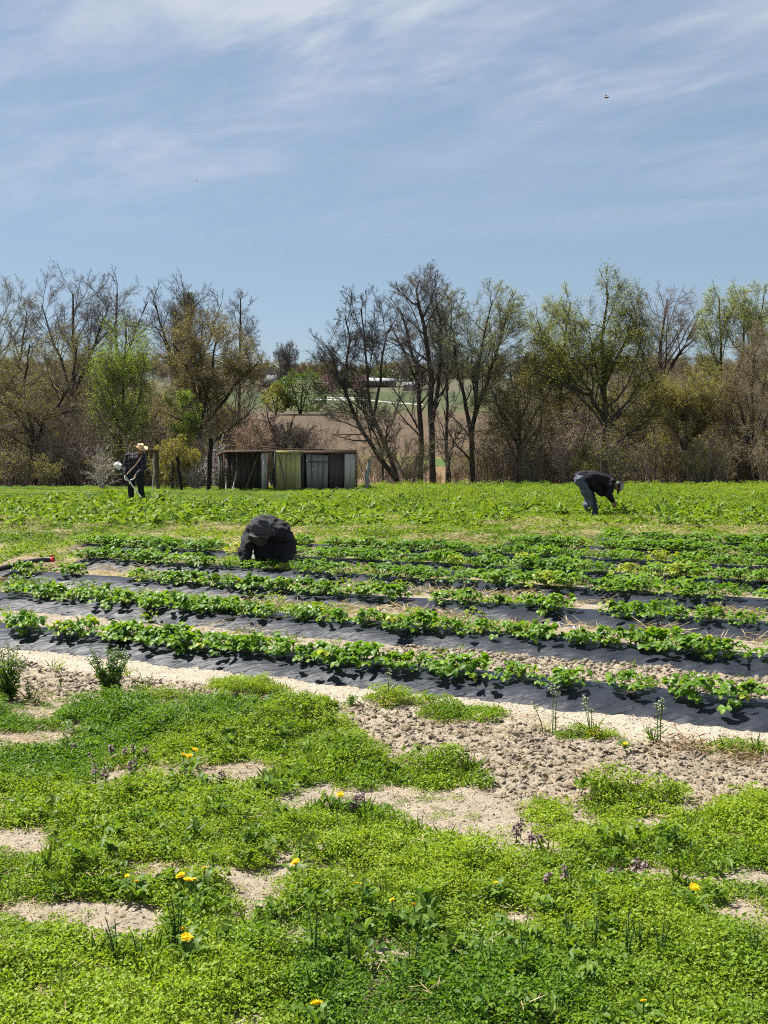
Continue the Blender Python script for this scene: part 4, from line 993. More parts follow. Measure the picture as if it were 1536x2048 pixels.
# --- far side of the valley: bushes, road, house, barn
def far_bush(name, label, px, pyc, rx, ry, Y, mat, seed, n=700, size=None, cat='bush'):
    rng_ = np.random.default_rng(seed); b = wp(px, pyc, Y); gz = H1(b.x, Y); mpp = Y / F
    root = thing(name, label, cat, (b.x, Y, gz))
    h = max(b.z - gz + ry * mpp, 2 * ry * mpp); c = np.array((0, 0, h - ry * mpp))
    d = dirs(rng_, n, -0.9, 1.0) * rng_.uniform(0.55, 1.0, (n, 1)) ** 0.5 * np.array([rx * mpp, rx * mpp, ry * mpp])
    d *= (0.75 + 0.5 * vnoise(d[:, 0] * 0.7, d[:, 2] * 0.7, seed))[:, None]
    size = size or 0.14 * rx * mpp
    V, Fc = leaves(rng_, c + d, dirs(rng_, n, -0.5, 0.9), size * rng_.uniform(0.6, 1.3, n), size * 0.7, 0.15, 2.0)
    tb = MB()
    for i in range(5):
        a = i * 1.26; tb.tube([(0, 0, -0.3), (math.cos(a) * rx * mpp * 0.2, math.sin(a) * rx * mpp * 0.2, h * 0.4), (math.cos(a) * rx * mpp * 0.5, math.sin(a) * rx * mpp * 0.5, h * 0.85)], [0.05 * ry * mpp, 0.03 * ry * mpp, 0.01 * ry * mpp], 5, False)
    tb.build('trunk', M['bark'], root)
    obj('crown', np_mesh('crown', V, [Fc], [M[mat]]), root)
    return root
far_bush('round_bush', 'round green bush on the far side of the brown field', 600, 789, 54, 43, 238, 'l_mid', 31, 5000, 0.40)
far_bush('round_bush', 'olive bush low beside the round green bush', 552, 805, 28, 30, 236, 'l_olive', 32, 1600, 0.42)
far_bush('redbud_tree', 'dull pink blossoming tree beside the round green bush', 656, 768, 18, 18, 365, 'l_pink', 33, 500, 0.7, 'tree')
far_bush('redbud_tree', 'dull pink blossoming tree left of the white roofed house', 722, 772, 17, 17, 368, 'l_pink', 34, 500, 0.7, 'tree')
far_bush('dark_tree', 'dark grey tree between the two pink blossoming trees', 690, 765, 24, 22, 375, 'l_dark', 35, 600, 0.9, 'tree')
far_bush('dark_tree', 'dark green tree right of the white roofed house', 826, 762, 26, 20, 395, 'l_dark', 36, 600, 0.9, 'tree')
far_bush('dark_tree', 'dark green tree behind the house beyond the far field', 775, 752, 30, 11, 420, 'l_dark', 37, 600, 0.9, 'tree')
tree('bare_tree', 'distant bare grey tree beside the grey barn on the horizon', 260, (570, 760), [([(570, 765), (570, 730), (572, 690)], 2.5, 0.6), ([(570, 745), (585, 700)], 1.5, 0.5), ([(570, 745), (556, 705)], 1.5, 0.5)], (572, 722, 26, 42), [dict(l, rmin=l['rmin'] * 3.5) for l in BARE_L], BK, BG, [], 38)
def strip(name, pts, width, mat, label=None):
    V = []; 
    for i, (a, b_) in enumerate(pts):
        for s_ in (-0.5, 0.5): V.append((a, b_ + s_ * width, H1(a, b_ + s_ * width) + 0.06))
    return np_mesh(name, V, [np.array([(2 * i, 2 * i + 2, 2 * i + 3, 2 * i + 1) for i in range(len(pts) - 1)])], [mat])
M['gravel'] = plain_mat('white_gravel', (0.36, 0.345, 0.31), 0.9, 0.1, 0.12, 0.5)
def road_pts(l):
    out = []
    for px_, Y_ in l: out.append(((px_ - 768) / F * Y_, Y_))
    return out
tag(obj('gravel_road', strip('gravel_road', road_pts([(630, 322), (680, 318), (730, 318), (760, 308), (800, 296), (845, 288)]), 6, M['gravel'])), kind='structure')
tag(obj('gravel_yard', strip('gravel_yard', road_pts([(648, 332), (690, 330), (730, 330)]), 7, M['gravel'])), kind='structure')
M['roof_white'] = plain_mat('pale_metal_roof', (0.31, 0.31, 0.32), 0.45, 0.4, 0.05, 0.5)
M['wall_brown'] = plain_mat('dark_brown_wall', (0.10, 0.065, 0.055), 0.8, 0.2, 0.2, 0.8)
M['roof_grey'] = plain_mat('grey_roof', (0.17, 0.175, 0.185), 0.7, 0.3, 0.12, 0.6)
M['wall_grey'] = plain_mat('grey_wall', (0.20, 0.20, 0.21), 0.8, 0.2, 0.12, 0.6)
M['glass_dark'] = plain_mat('dark_window_glass', (0.03, 0.035, 0.04), 0.1, 0.6, 0.1)
M['trim_white'] = plain_mat('white_trim', (0.7, 0.7, 0.68), 0.6, 0.3, 0.05)
def house(name, label, px, Y, w, d, hw, hr, wall, roof, rot, nwin, z0=None):
    X_ = (px - 768) / F * Y
    root = thing(name, label, 'house', (X_, Y, (z0 if z0 is not None else H1(X_, Y) - 0.1)), rot)
    b = MB(); b.box((-w / 2, -d / 2, 0), (w / 2, d / 2, hw))
    b.add([(-w / 2, -d / 2, hw), (-w / 2, d / 2, hw), (-w / 2, 0, hw + hr), (w / 2, -d / 2, hw), (w / 2, d / 2, hw), (w / 2, 0, hw + hr)], [(0, 2, 1), (3, 4, 5)])
    b.build('wall', wall, root)
    b = MB(); e = 0.5
    for s_ in (-1, 1):
        n_ = Vector((0, s_ * hr, d / 2)).normalized() * 0.14
        lo = Vector((0, s_ * (d / 2 + e), hw - hr * e / (d / 2) + 0.03)); hi = Vector((0, 0, hw + hr + 0.03))
        V = []
        for q in (lo, hi):
            for o_ in (Vector((0, 0, 0)), n_):
                for xx in (-w / 2 - e, w / 2 + e): V.append((xx, q.y + o_.y, q.z + o_.z))
        b.add(V, [(0, 1, 5, 4), (2, 6, 7, 3), (0, 2, 3, 1), (4, 5, 7, 6), (0, 4, 6, 2), (1, 3, 7, 5)])
    rf = b.build('roof', roof, root)
    b = MB(); b.box((w * 0.2, 0.3, hw + hr * 0.4), (w * 0.2 + 0.7, 1.0, hw + hr + 0.8)); b.build('chimney', M['wall_brown'], rf)
    for i in range(nwin):
        xx = -w / 2 + w * (i + 0.5) / nwin
        if i == nwin // 2:
            b = MB(); b.box((xx - 0.5, -d / 2 - 0.05, 0.1), (xx + 0.5, -d / 2 - 0.003, 2.15)); b.build('door', M['wall_grey'], root)
        else:
            b = MB(); b.box((xx - 0.7, -d / 2 - 0.08, 0.9), (xx + 0.7, -d / 2 - 0.003, 2.1)); wo = b.build('window', M['trim_white'], root)
            b = MB(); b.box((xx - 0.58, -d / 2 - 0.1, 1.0), (xx + 0.58, -d / 2 - 0.085, 2.0)); b.build('pane', M['glass_dark'], wo)
    return root
house('farmhouse', 'low brown house with a white metal roof across the valley', 757, 415, 11.8, 8, 2.0, 1.2, M['wall_brown'], M['roof_white'], R(6), 5)
house('barn', 'grey gabled barn at the left of the horizon gap', 555, 420, 8, 9, 4.0, 3.6, M['wall_grey'], M['roof_grey'], R(80), 3)
house('shed_house', 'small grey house half hidden right of the white roofed house', 822, 385, 4.8, 4, 1.7, 1.1, M['wall_grey'], M['roof_grey'], R(-10), 2)

# ------------------------------------------------------------------ old wooden hutches and fence posts
M['w_dark'] = wood_mat('dark_weathered_wood', (0.04, 0.036, 0.032), (0.11, 0.098, 0.088))
M['w_grey'] = wood_mat('grey_weathered_wood', (0.16, 0.155, 0.15), (0.33, 0.32, 0.31))
M['w_pale'] = wood_mat('pale_weathered_wood', (0.30, 0.27, 0.24), (0.52, 0.48, 0.44))
M['w_red'] = wood_mat('reddish_wood', (0.085, 0.04, 0.025), (0.20, 0.11, 0.075))
M['w_yellow'] = wood_mat('flaking_yellow_paint', (0.40, 0.375, 0.075), (0.54, 0.49, 0.14), flake=(0.245, 0.24, 0.18))
M['w_post'] = wood_mat('dark_post_wood', (0.014, 0.012, 0.01), (0.04, 0.033, 0.028))
SY = 39.6
sb = wp(437, 984, SY); sb.z = 0.0
MP = SY / F
def su(px): return (px - 437) * MP
def sz(py): return CAMH + (880 - py) * MP
hut = thing('wooden_hutch', 'row of old weathered wooden hutches with one yellow painted panel at the field edge', 'hutch', tuple(sb))
HD = 1.15
prng = np.random.default_rng(5)
def piece(name, a, b_, mat, par=None, jit=0.006):
    c = [(p + q) / 2 for p, q in zip(a, b_)]
    m = MB(); m.box([p - q for p, q in zip(a, c)], [p - q for p, q in zip(b_, c)], jit=jit, rng=prng)
    return m.build(name, mat, par or hut, False, c)
top = sz(905)
for i in range(7):                                                     # back boards of the open left bay
    piece('back_board', (su(446 + i * 11), 0.78 + 0.003 * (i % 2), 0.02), (su(446 + i * 11 + 10.8), 0.80 + 0.003 * (i % 2), top), M['w_dark'], None, 0.002)
for a, b_ in ((437, 442), (442.4, 447)): piece('side_plank', (su(a), 0.02, 0), (su(b_), 0.05, sz(912)), M['w_dark'])
piece('corner_block', (su(436.5), 0.0, sz(911.6)), (su(447.5), 0.12, sz(905.5)), M['w_red'])
piece('post', (su(447.6), -0.02, 0), (su(450), 0.04, sz(906)), M['w_red'])
piece('post', (su(523.6), -0.03, 0), (su(530), 0.02, sz(907)), M['w_pale'])
piece('post', (su(530.3), -0.02, 0), (su(535.0), 0.03, sz(907)), M['w_pale'])
piece('post', (su(535.4), -0.04, 0), (su(538), 0.05, sz(902)), M['w_red'])
piece('post', (su(549.6), -0.04, 0), (su(552.4), 0.05, sz(903)), M['w_dark'])
for i in range(5): piece('back_board', (su(539 + i * 14.6), HD - 0.05 + 0.005 * (i % 2), 0), (su(539 + (i + 1) * 14.6 - 0.3), HD - 0.02, top), M['w_dark'])
for i in range(6): piece('back_board', (su(612.4 + i * 16), HD - 0.05 + 0.005 * (i % 2), 0), (su(612.4 + (i + 1) * 16 - 0.3), HD - 0.02, top), M['w_dark'])
piece('inner_board', (su(541), 0.35, 0.75), (su(545.5), 0.38, 1.22), M['w_pale'], jit=0.02)
piece('inner_board', (su(540.5), 0.28, 0.2), (su(543), 0.30, 0.7), M['w_grey'], jit=0.02)
for i in range(5):                                                     # yellow panel
    a = 553 + i * 10.0; piece('plank', (su(a), -0.03 + 0.006 * (i % 3), -0.02), (su(a + 9.6), 0.0 + 0.006 * (i % 3), sz(907.5)), M['w_yellow'])
piece('batten', (su(552.6), -0.06, sz(907.2)), (su(603.4), -0.005, sz(901.5)), M['w_yellow'])
for i in range(4):                                                     # grey door ajar
    a = 613.4 + i * 10.9; piece('plank', (su(a), 0.0 + 0.012 * i, -0.02), (su(a + 10.5), 0.03 + 0.012 * i, sz(908.5 + 0.5 * i)), M['w_grey'])
piece('batten', (su(614), -0.035, sz(922)), (su(655), -0.004, sz(919)), M['w_grey'])
for i in range(3):
    a = 658 + i * 10.6; piece('plank', (su(a), 0.10, -0.02), (su(a + 10.2), 0.13, sz(908)), M['w_dark'])
for i in range(2):
    a = 689.6 + i * 10.7; piece('plank', (su(a), -0.02 + 0.008 * i, -0.02), (su(a + 10.3), 0.012 + 0.008 * i, sz(908)), M['w_pale'])
piece('post', (su(711), -0.03, 0), (su(713.4), 0.05, sz(903.4)), M['w_red'])
piece('post', (su(604), 0.02, 0), (su(608.6), 0.08, top), M['w_dark'])
piece('beam', (su(446), -0.05, sz(904.8)), (su(551), 0.06, sz(902.0)), M['w_red'])
piece('beam', (su(604), -0.05, sz(906.8)), (su(713), 0.06, sz(902.6)), M['w_red'])
for i in range(5): piece('side_plank', (su(712.2), 0.08 + i * 0.21, 0), (su(713.8), 0.08 + i * 0.21 + 0.2, top), M['w_grey'])
for i in range(5): piece('roof_board', (su(436) , 0.1 + i * 0.22, sz(902.3) + 0.004 * (i % 2)), (su(714), 0.1 + i * 0.22 + 0.205, sz(900.9) + 0.004 * (i % 2)), M['w_dark'])
def slant(name, label, a, b_, r, mat, y0=0.0, cat='stick', par=None):
    A_, B2 = Vector((su(a[0]) + sb.x, SY + y0, sz(a[1]))), Vector((su(b_[0]) + sb.x, SY + y0 - 0.02, sz(b_[1])))
    m = MB(); mid = (A_ + B2) / 2; m.tube([A_ - mid, (A_ - mid) * 0.3 + Vector((0.01, 0, 0.01)), B2 - mid], [r, r * 0.95, r * 0.85], 6)
    return tag(m.build(name, mat, None, False, mid), label, cat)
def board(name, label, a, b_, th, dep, y0, mat):
    A_, B2 = Vector((su(a[0]) + sb.x, SY + y0, sz(a[1]))), Vector((su(b_[0]) + sb.x, SY + y0, sz(b_[1])))
    d = B2 - A_; L = d.length; m = MB(); m.box((-L / 2, 0, -th / 2), (L / 2, dep, th / 2), jit=0.004, rng=prng)
    o = m.build(name, mat, None, False, (A_ + B2) / 2); o.rotation_euler = (0, -math.atan2(d.z, d.x), 0)
    return tag(o, label, 'board')
board('loose_board', 'long loose reddish board tilted on top of the hutches above the yellow panel', (519, 892.8), (576, 899.2), 0.05, 0.16, 0.05, M['w_red'])
board('loose_board', 'thin loose board lying flat on the hutch roof behind the tilted one', (524, 897.4), (650, 899.6), 0.035, 0.2, 0.35, M['w_red'])
slant('leaning_stick', 'reddish stick leaning inside the open left hutch', (515, 909), (489, 978), 0.035, M['w_red'], 0.4)
slant('leaning_stick', 'dark stick leaning across the yellow panel', (558, 910), (573, 978), 0.016, M['w_dark'], -0.09)
slant('leaning_stick', 'thin dark pole upright in front of the grey hutch door', (623, 906), (622, 980), 0.018, M['w_dark'], -0.1)
slant('leaning_stick', 'short pale stick among the weeds in the open left hutch', (474, 942), (466, 980), 0.025, M['w_pale'], -0.1)
slant('leaning_stick', 'short pale stake at the left corner of the hutches', (452, 955), (454, 980), 0.035, M['w_pale'], -0.12)
def fpost(label, a, b_, r, Y, mat, seed, sq=True):
    A_, B2 = wp(a[0], a[1], Y), wp(b_[0], b_[1], Y); B2.z = -0.05
    rng_ = np.random.default_rng(seed); m = MB()
    P = np.array([B2 + (A_ - B2) * t_ for t_ in np.linspace(0, 1, 7)]) - np.array((B2.x, Y, 0))
    P[1:-1, 0] += rng_.normal(0, 0.014, 5)
    m.tube(P, r * (1 + rng_.normal(0, 0.06, 7)), 7)
    return tag(m.build('fence_post', mat, None, False, (B2.x, Y, 0)), label, 'fence post', 'old wooden fence posts')
fpost('tallest dark wooden post standing left of the hutches', (422, 877), (416, 985), 0.085, 39, M['w_post'], 1)
fpost('dark post leaning left, second from the hutches', (354, 913), (364, 984), 0.06, 39.5, M['w_post'], 2)
fpost('weathered brown post right beside the man in the straw hat', (313, 900), (315, 982), 0.085, 40.5, wood_mat('brown_post_wood', (0.06, 0.042, 0.03), (0.15, 0.11, 0.08)), 3)
fpost('thin pale stake close to the weathered brown post', (308, 908), (306, 982), 0.025, 40.2, M['w_pale'], 4)
fpost('thin dark stake between the brown post and the leaning post', (345, 922), (345, 982), 0.035, 40.3, M['w_post'], 5)
fpost('short crooked grey post right of the hutches', (739, 918), (731, 984), 0.075, 39.5, M['w_grey'], 6)
# pale dry brush heaps beside the posts
def dry_bush(label, px, py, w, h, Y, seed, mat):
    b = wp(px, py, Y); rng_ = np.random.default_rng(seed); tr = []
    for i in range(12):
        a = rng_.uniform(-1, 1); tr.append(([(rng_.normal(0, w * 0.15), rng_.normal(0, 0.15), -0.05), (a * w * 0.5, rng_.normal(0, 0.3), h * rng_.uniform(0.3, 0.6)), (a * w * 1.0, rng_.normal(0, 0.4), h * rng_.uniform(0.6, 1.05))], np.linspace(0.02, 0.008, 3)))
    ms = tree_meshes(seed, tr, None, [lv(6, 0.1, 1, 0.7, 0.3, 0.5, 4, 0.2, 0.02, 0.6, 0.009), lv(4, 0.1, 1, 0.7, 0.3, 0.5, 3, 0.2, 0, 0.7, 0.008)], mat, mat, [], (4, 3, 3, 3, 3))
    root = thing('dry_bush', label, 'bush', (b.x, Y, 0))
    for me in ms: obj('stems' if me.name.startswith('trunk') else 'branches', me, root)
M['dry_pale'] = plain_mat('pale_dry_twig', (0.33, 0.29, 0.27), 0.9, 0.1)
dry_bush('pale dry leafless bush left of the man in the straw hat', 205, 985, 0.55, 1.35, 41, 900, M['dry_pale'])
dry_bush('pale dry brush heaped between the leaning post and the tallest post', 392, 985, 0.6, 0.9, 41, 901, M['dry_pale'])
dry_bush('pale dry brush behind the tallest post', 432, 960, 0.4, 1.7, 42.5, 902, M['dry_pale'])
# ------------------------------------------------------------------ people
def blend(name, caps, voxel, smooth=3, fold=0.0, fscale=9.0, seed=0, mat=None, parent=None, loc=(0, 0, 0), rot=None, stretch=(1, 1, 1), extra=None):
    """one continuous skin grown over tapering limbs (ends given with their radii), with cloth folds"""
    b = MB()
    for c in caps:
        p0, r0, p1, r1 = Vector(c[0]), c[1], Vector(c[2]), c[3]
        n = 10; d = p1 - p0; L = d.length
        pts, rad = [], []
        ax = d.normalized() if L > 1e-6 else Vector((0, 0, 1))
        for a in (-80, -50, -20): pts.append(p0 + ax * r0 * math.sin(R(a))); rad.append(r0 * math.cos(R(a)))
        for f in (0.0, 0.33, 0.66, 1.0): pts.append(p0 + d * f); rad.append(r0 + (r1 - r0) * f)
        for a in (20, 50, 80): pts.append(p1 + ax * r1 * math.sin(R(a))); rad.append(r1 * math.cos(R(a)))
        if L < 1e-6:
            b.ball(tuple(p0), r0, 12, 9)
        else:
            b.tube([tuple(p) for p in pts], rad, n)
    if extra: extra(b)
    me = b.mesh(name, mat, True)
    import bmesh
    bm = bmesh.new(); bm.from_mesh(me); bmesh.ops.recalc_face_normals(bm, faces=bm.faces); bm.to_mesh(me); bm.free()
    tmp = bpy.data.objects.new('tmp', me); COL.objects.link(tmp)
    md = tmp.modifiers.new('r', 'REMESH'); md.mode = 'VOXEL'; md.voxel_size = voxel; md.use_smooth_shade = True
    if smooth:
        md = tmp.modifiers.new('s', 'SMOOTH'); md.iterations = smooth; md.factor = 0.5
    dg = bpy.context.evaluated_depsgraph_get()
    out = bpy.data.meshes.new_from_object(tmp.evaluated_get(dg), depsgraph=dg)
    bpy.data.objects.remove(tmp)
    out.name = name
    nv = len(out.vertices); co = np.empty(nv * 3); out.vertices.foreach_get('co', co); co = co.reshape(-1, 3)
    if fold:
        no = np.empty(nv * 3); out.vertices.foreach_get('normal', no); no = no.reshape(-1, 3)
        f = np.array([mnoise.noise(Vector((p[0] * fscale * 0.6 + seed, p[1] * fscale * 0.6, p[2] * fscale))) + 0.6 * (1 - abs(mnoise.noise(Vector((p[0] * fscale + p[2] * 4, p[1] * fscale - p[2] * 3, p[2] * fscale * 1.7 + seed)))) * 2.4) for p in co])
        co = co + no * ((f - f.mean()) * fold * 0.28)[:, None]
    co = co * np.array(stretch)
    out.vertices.foreach_set('co', co.ravel())
    out.materials.clear()
    if mat: out.materials.append(mat)
    out.polygons.foreach_set('use_smooth', np.ones(len(out.polygons), bool)); out.update()
    return obj(name, out, parent, loc, rot)
def limb(*pr):
    """(p, r), (p, r), ... -> tapering pieces joined end to end"""
    return [(pr[i][0], pr[i][1], pr[i + 1][0], pr[i + 1][1]) for i in range(len(pr) - 1)]
def hand(wrist, fwd, palm_n, s=1.0, curl=0.5, thumb=1):
    """palm, four unequal bent fingers and a thumb leaving the side of the palm"""
    w, f, n = Vector(wrist), Vector(fwd).normalized(), Vector(palm_n).normalized()
    sd = f.cross(n).normalized() * thumb; out = []
    for k, (o, L) in enumerate(((0.028, 0.068), (0.010, 0.076), (-0.009, 0.071), (-0.027, 0.055))):
        k0 = w + f * 0.085 * s + sd * o * s
        out.append((w + f * 0.015 * s + sd * o * 0.6 * s, 0.017 * s, k0, 0.0125 * s))
        p, d, r = k0, f.copy(), 0.0098 * s
        for j, q in enumerate((0.45, 0.32, 0.23)):
            a = curl * (0.5 + 0.5 * j); d = (d * math.cos(a) + n * math.sin(a)).normalized()
            nx2 = p + d * L * q * s; out.append((p, r, nx2, r * 0.9)); p, r = nx2, r * 0.9
    t0 = w + f * 0.03 * s + sd * 0.024 * s; t1 = t0 + (f * 0.55 + sd * 0.7 + n * 0.35).normalized() * 0.04 * s; t2 = t1 + (f * 0.8 + sd * 0.15 + n * 0.5).normalized() * 0.03 * s
    out += [(t0, 0.015 * s, t1, 0.012 * s), (t1, 0.012 * s, t2, 0.010 * s)]
    return out
def head_caps(c, up, fwd, s=1.0):
    """skull, jaw, nose, ears, lips and brow round the centre c"""
    c, up, fw = Vector(c), Vector(up).normalized(), Vector(fwd).normalized(); sd = up.cross(fw).normalized()
    P = lambda a, b_, d: c + (sd * a + fw * b_ + up * d) * s
    return [(P(0, -0.02, 0.035), 0.086 * s, P(0, 0.02, 0.03), 0.080 * s), (P(0, 0.02, 0.0), 0.072 * s, P(0, 0.045, -0.075), 0.040 * s), (P(-0.03, 0.01, -0.05), 0.045 * s, P(0.03, 0.01, -0.05), 0.045 * s),
            (P(0, 0.092, 0.022), 0.009 * s, P(0, 0.112, -0.022), 0.014 * s), (P(-0.03, 0.085, 0.03), 0.012 * s, P(0.03, 0.085, 0.03), 0.012 * s),
            (P(-0.02, 0.085, -0.052), 0.009 * s, P(0.02, 0.085, -0.052), 0.009 * s), (P(-0.082, -0.005, 0.02), 0.013 * s, P(-0.084, -0.01, -0.015), 0.010 * s), (P(0.082, -0.005, 0.02), 0.013 * s, P(0.084, -0.01, -0.015), 0.010 * s)]
def eyes(parent, c, up, fwd, mat, s=1.0):
    c, up, fw = Vector(c), Vector(up).normalized(), Vector(fwd).normalized(); sd = up.cross(fw).normalized()
    for q in (-1, 1):
        b = MB(); b.ball(tuple(c + (sd * 0.031 * q + fw * 0.083 + up * 0.008) * s), (0.012 * s, 0.010 * s, 0.008 * s), 8, 6); b.build('eye', mat, parent, True)
def cloth(name, a, rough=0.85, bump=0.004, sc=40, var=0.25):
    t = NT(name); n = t.noise(sc, 5, 0.6, t.coord('Object')); n2 = t.noise(6, 4, 0.6, t.coord('Object'))
    c = t.mix(t.ramp(n2, 0.3, 0.7), tuple(x * (1 - var) for x in a), tuple(x * (1 + var) for x in a))
    return t.done(t.bsdf(c, rough, 0.25, t.bump(t.math('ADD', n, n2), bump, 0.8)))
M['skin'] = plain_mat('tanned_skin', (0.30, 0.165, 0.105), 0.55, 0.4, 0.1, 20)
M['jacket_dark'] = cloth('charcoal_jacket', (0.013, 0.013, 0.016))
M['hood_lit'] = cloth('charcoal_hood_lit', (0.042, 0.042, 0.047))  # jacket cloth with light put into its colour, against the shaded front
M['jacket_navy'] = cloth('navy_black_sweatshirt', (0.008, 0.008, 0.013))
M['jeans'] = cloth('faded_jeans', (0.078, 0.095, 0.122), 0.85, 0.004, 60, 0.3)
M['trousers_black'] = cloth('black_trousers', (0.013, 0.017, 0.017))
M['trousers_green'] = cloth('grey_green_trousers', (0.17, 0.20, 0.16))
M['boot'] = plain_mat('dark_boot', (0.02, 0.017, 0.015), 0.6)
M['hair'] = plain_mat('black_hair', (0.012, 0.010, 0.009), 0.5)
M['eye'] = plain_mat('dark_eye', (0.02, 0.015, 0.012), 0.2, 0.5, 0.05)
M['cap_grey'] = cloth('grey_cap', (0.26, 0.255, 0.24), 0.85, 0.002)
M['cap_black'] = cloth('black_cap_peak', (0.016, 0.016, 0.018))
M['glove'] = cloth('pale_work_glove', (0.55, 0.54, 0.47))
t = NT('straw_hat'); wv = t.new('ShaderNodeTexWave', wave_type='RINGS', rings_direction='Z'); t.l.new(t.coord('Object'), wv.inputs[0]); wv.inputs['Scale'].default_value = 28; wv.inputs['Distortion'].default_value = 1.0
M['hat'] = t.done(t.bsdf(t.mix(wv.outputs['Fac'], (0.46, 0.31, 0.17), (0.60, 0.43, 0.26)), 0.8, 0.2, t.bump(wv.outputs['Fac'], 0.004, 0.6)))
t = NT('plaid_shirt'); sp = t.new('ShaderNodeSeparateXYZ'); t.l.new(t.coord('Object', None, (0, R(8), 0)), sp.inputs[0])
def stripe(sock, freq, w, off=0.0):
    v = t.math('FRACT', t.math('ADD', t.math('MULTIPLY', sock, freq), off)); return t.math('LESS_THAN', v, w)
g1 = t.math('ADD', stripe(sp.outputs['X'], 8.5, 0.13), stripe(sp.outputs['Z'], 8.5, 0.13, 0.3), clamp=True)
g2 = t.math('ADD', stripe(sp.outputs['X'], 8.5, 0.45, 0.3), stripe(sp.outputs['Z'], 8.5, 0.45, 0.6), clamp=True)
c = t.mix(g2, (0.011, 0.011, 0.017), (0.022, 0.021, 0.032)); c = t.mix(t.math('MULTIPLY', g1, 0.6), c, (0.10, 0.09, 0.11))
M['plaid'] = t.done(t.bsdf(c, 0.85, 0.2, t.bump(t.noise(30, 4, 0.6, t.coord('Object')), 0.004, 0.7)))

# --- the man in the straw hat, standing with the trimmer
pb = gp(272, 1010)
man = thing('person', 'person standing in a straw hat and dark plaid shirt, swinging a string trimmer', 'person', tuple(pb))
HD_ = Vector((0.15, -0.05, 1.49)); HU = Vector((0.22, -0.18, 1)).normalized(); HF = Vector((0.55, -0.75, -0.42))
HF = (HF - HU * HF.dot(HU)).normalized()
shL, shR = Vector((-0.20, 0.05, 1.33)), Vector((0.20, 0.0, 1.31))
elL, elR = Vector((-0.30, 0.06, 1.05)), Vector((0.26, -0.12, 1.03))
haL, haR = Vector((-0.25, -0.14, 0.79)), Vector((0.06, -0.32, 0.80))
hipL, hipR = Vector((-0.10, 0.04, 0.88)), Vector((0.11, 0.02, 0.88))
knL, knR = Vector((-0.14, 0.02, 0.47)), Vector((0.15, -0.06, 0.47))
anL, anR = Vector((-0.15, 0.08, 0.08)), Vector((0.17, 0.04, 0.08))
body = limb((shL, 0.05), (elL, 0.038), (haL, 0.026)) + limb((shR, 0.05), (elR, 0.038), (haR, 0.026)) + hand(haR, (-0.35, -0.3, -0.75), (-0.5, 0.2, 0.1), 1.0, 0.7, 1)
body += limb((hipL, 0.08), (knL, 0.055), (anL, 0.035)) + limb((hipR, 0.08), (knR, 0.055), (anR, 0.035))
body += [((-0.08, 0.03, 0.95), 0.11, (-0.07, 0.03, 1.25), 0.12), ((0.08, 0.02, 0.95), 0.11, (0.08, 0.01, 1.25), 0.12), ((0.03, 0.02, 1.32), 0.06, tuple(HD_ + HU * -0.06), 0.052)]
body += head_caps(HD_, HU, HF, 1.0)
pm = blend('body', body, 0.0118, 2, mat=M['skin'], parent=man)
eyes(man, HD_, HU, HF, M['eye'])
b = MB(); b.ball(tuple(HD_ + HU * 0.045 - HF * 0.022), (0.095, 0.093, 0.085), 12, 8); b.build('hair', M['hair'], man, True)
shirt = limb((shL, 0.092), (elL, 0.070), (haL + (elL - haL) * 0.16, 0.052)) + limb((shR, 0.092), (elR, 0.070), (haR + (elR - haR) * 0.2, 0.052))
shirt += [((-0.09, 0.03, 0.86), 0.135, (-0.10, 0.04, 1.24), 0.145), ((0.09, 0.02, 0.86), 0.135, (0.10, 0.0, 1.24), 0.145), ((-0.18, 0.04, 1.31), 0.085, (0.18, 0.0, 1.29), 0.085), ((0.02, 0.02, 1.33), 0.085, (0.05, 0.0, 1.37), 0.07)]
blend('shirt', shirt, 0.020, 2, 0.045, 9, 1, M['plaid'], man)
blend('trousers', limb((hipL, 0.125), (knL, 0.088), (anL, 0.075)) + limb((hipR, 0.125), (knR, 0.092), (anR, 0.078)) + [((-0.08, 0.03, 0.9), 0.13, (0.08, 0.03, 0.9), 0.13)], 0.020, 2, 0.04, 8, 2, M['trousers_black'], man)
for a_ in (anL, anR): blend('boot', [(tuple(a_ + Vector((0, 0.02, -0.02))), 0.055, tuple(a_ + Vector((0.03, -0.15, -0.035))), 0.045)], 0.012, 2, 0, mat=M['boot'], parent=man)
blend('glove', hand(haL, (0.15, -0.3, -0.75), (0.6, -0.3, 0.2), 1.12, 0.75, -1) + [(tuple(haL + (elL - haL) * 0.18), 0.036, tuple(haL), 0.030)], 0.009, 1, mat=M['glove'], parent=man)
b = MB()                                                        # harness strap across the chest
b.tube([(0.20, -0.10, 1.36), (0.15, -0.155, 1.24), (0.05, -0.17, 1.09), (-0.06, -0.165, 0.98), (-0.16, -0.16, 0.88), (-0.19, -0.14, 0.83)], 0.016, 6)
b.build('harness_strap', plain_mat('tan_strap', (0.42, 0.26, 0.18)), man)
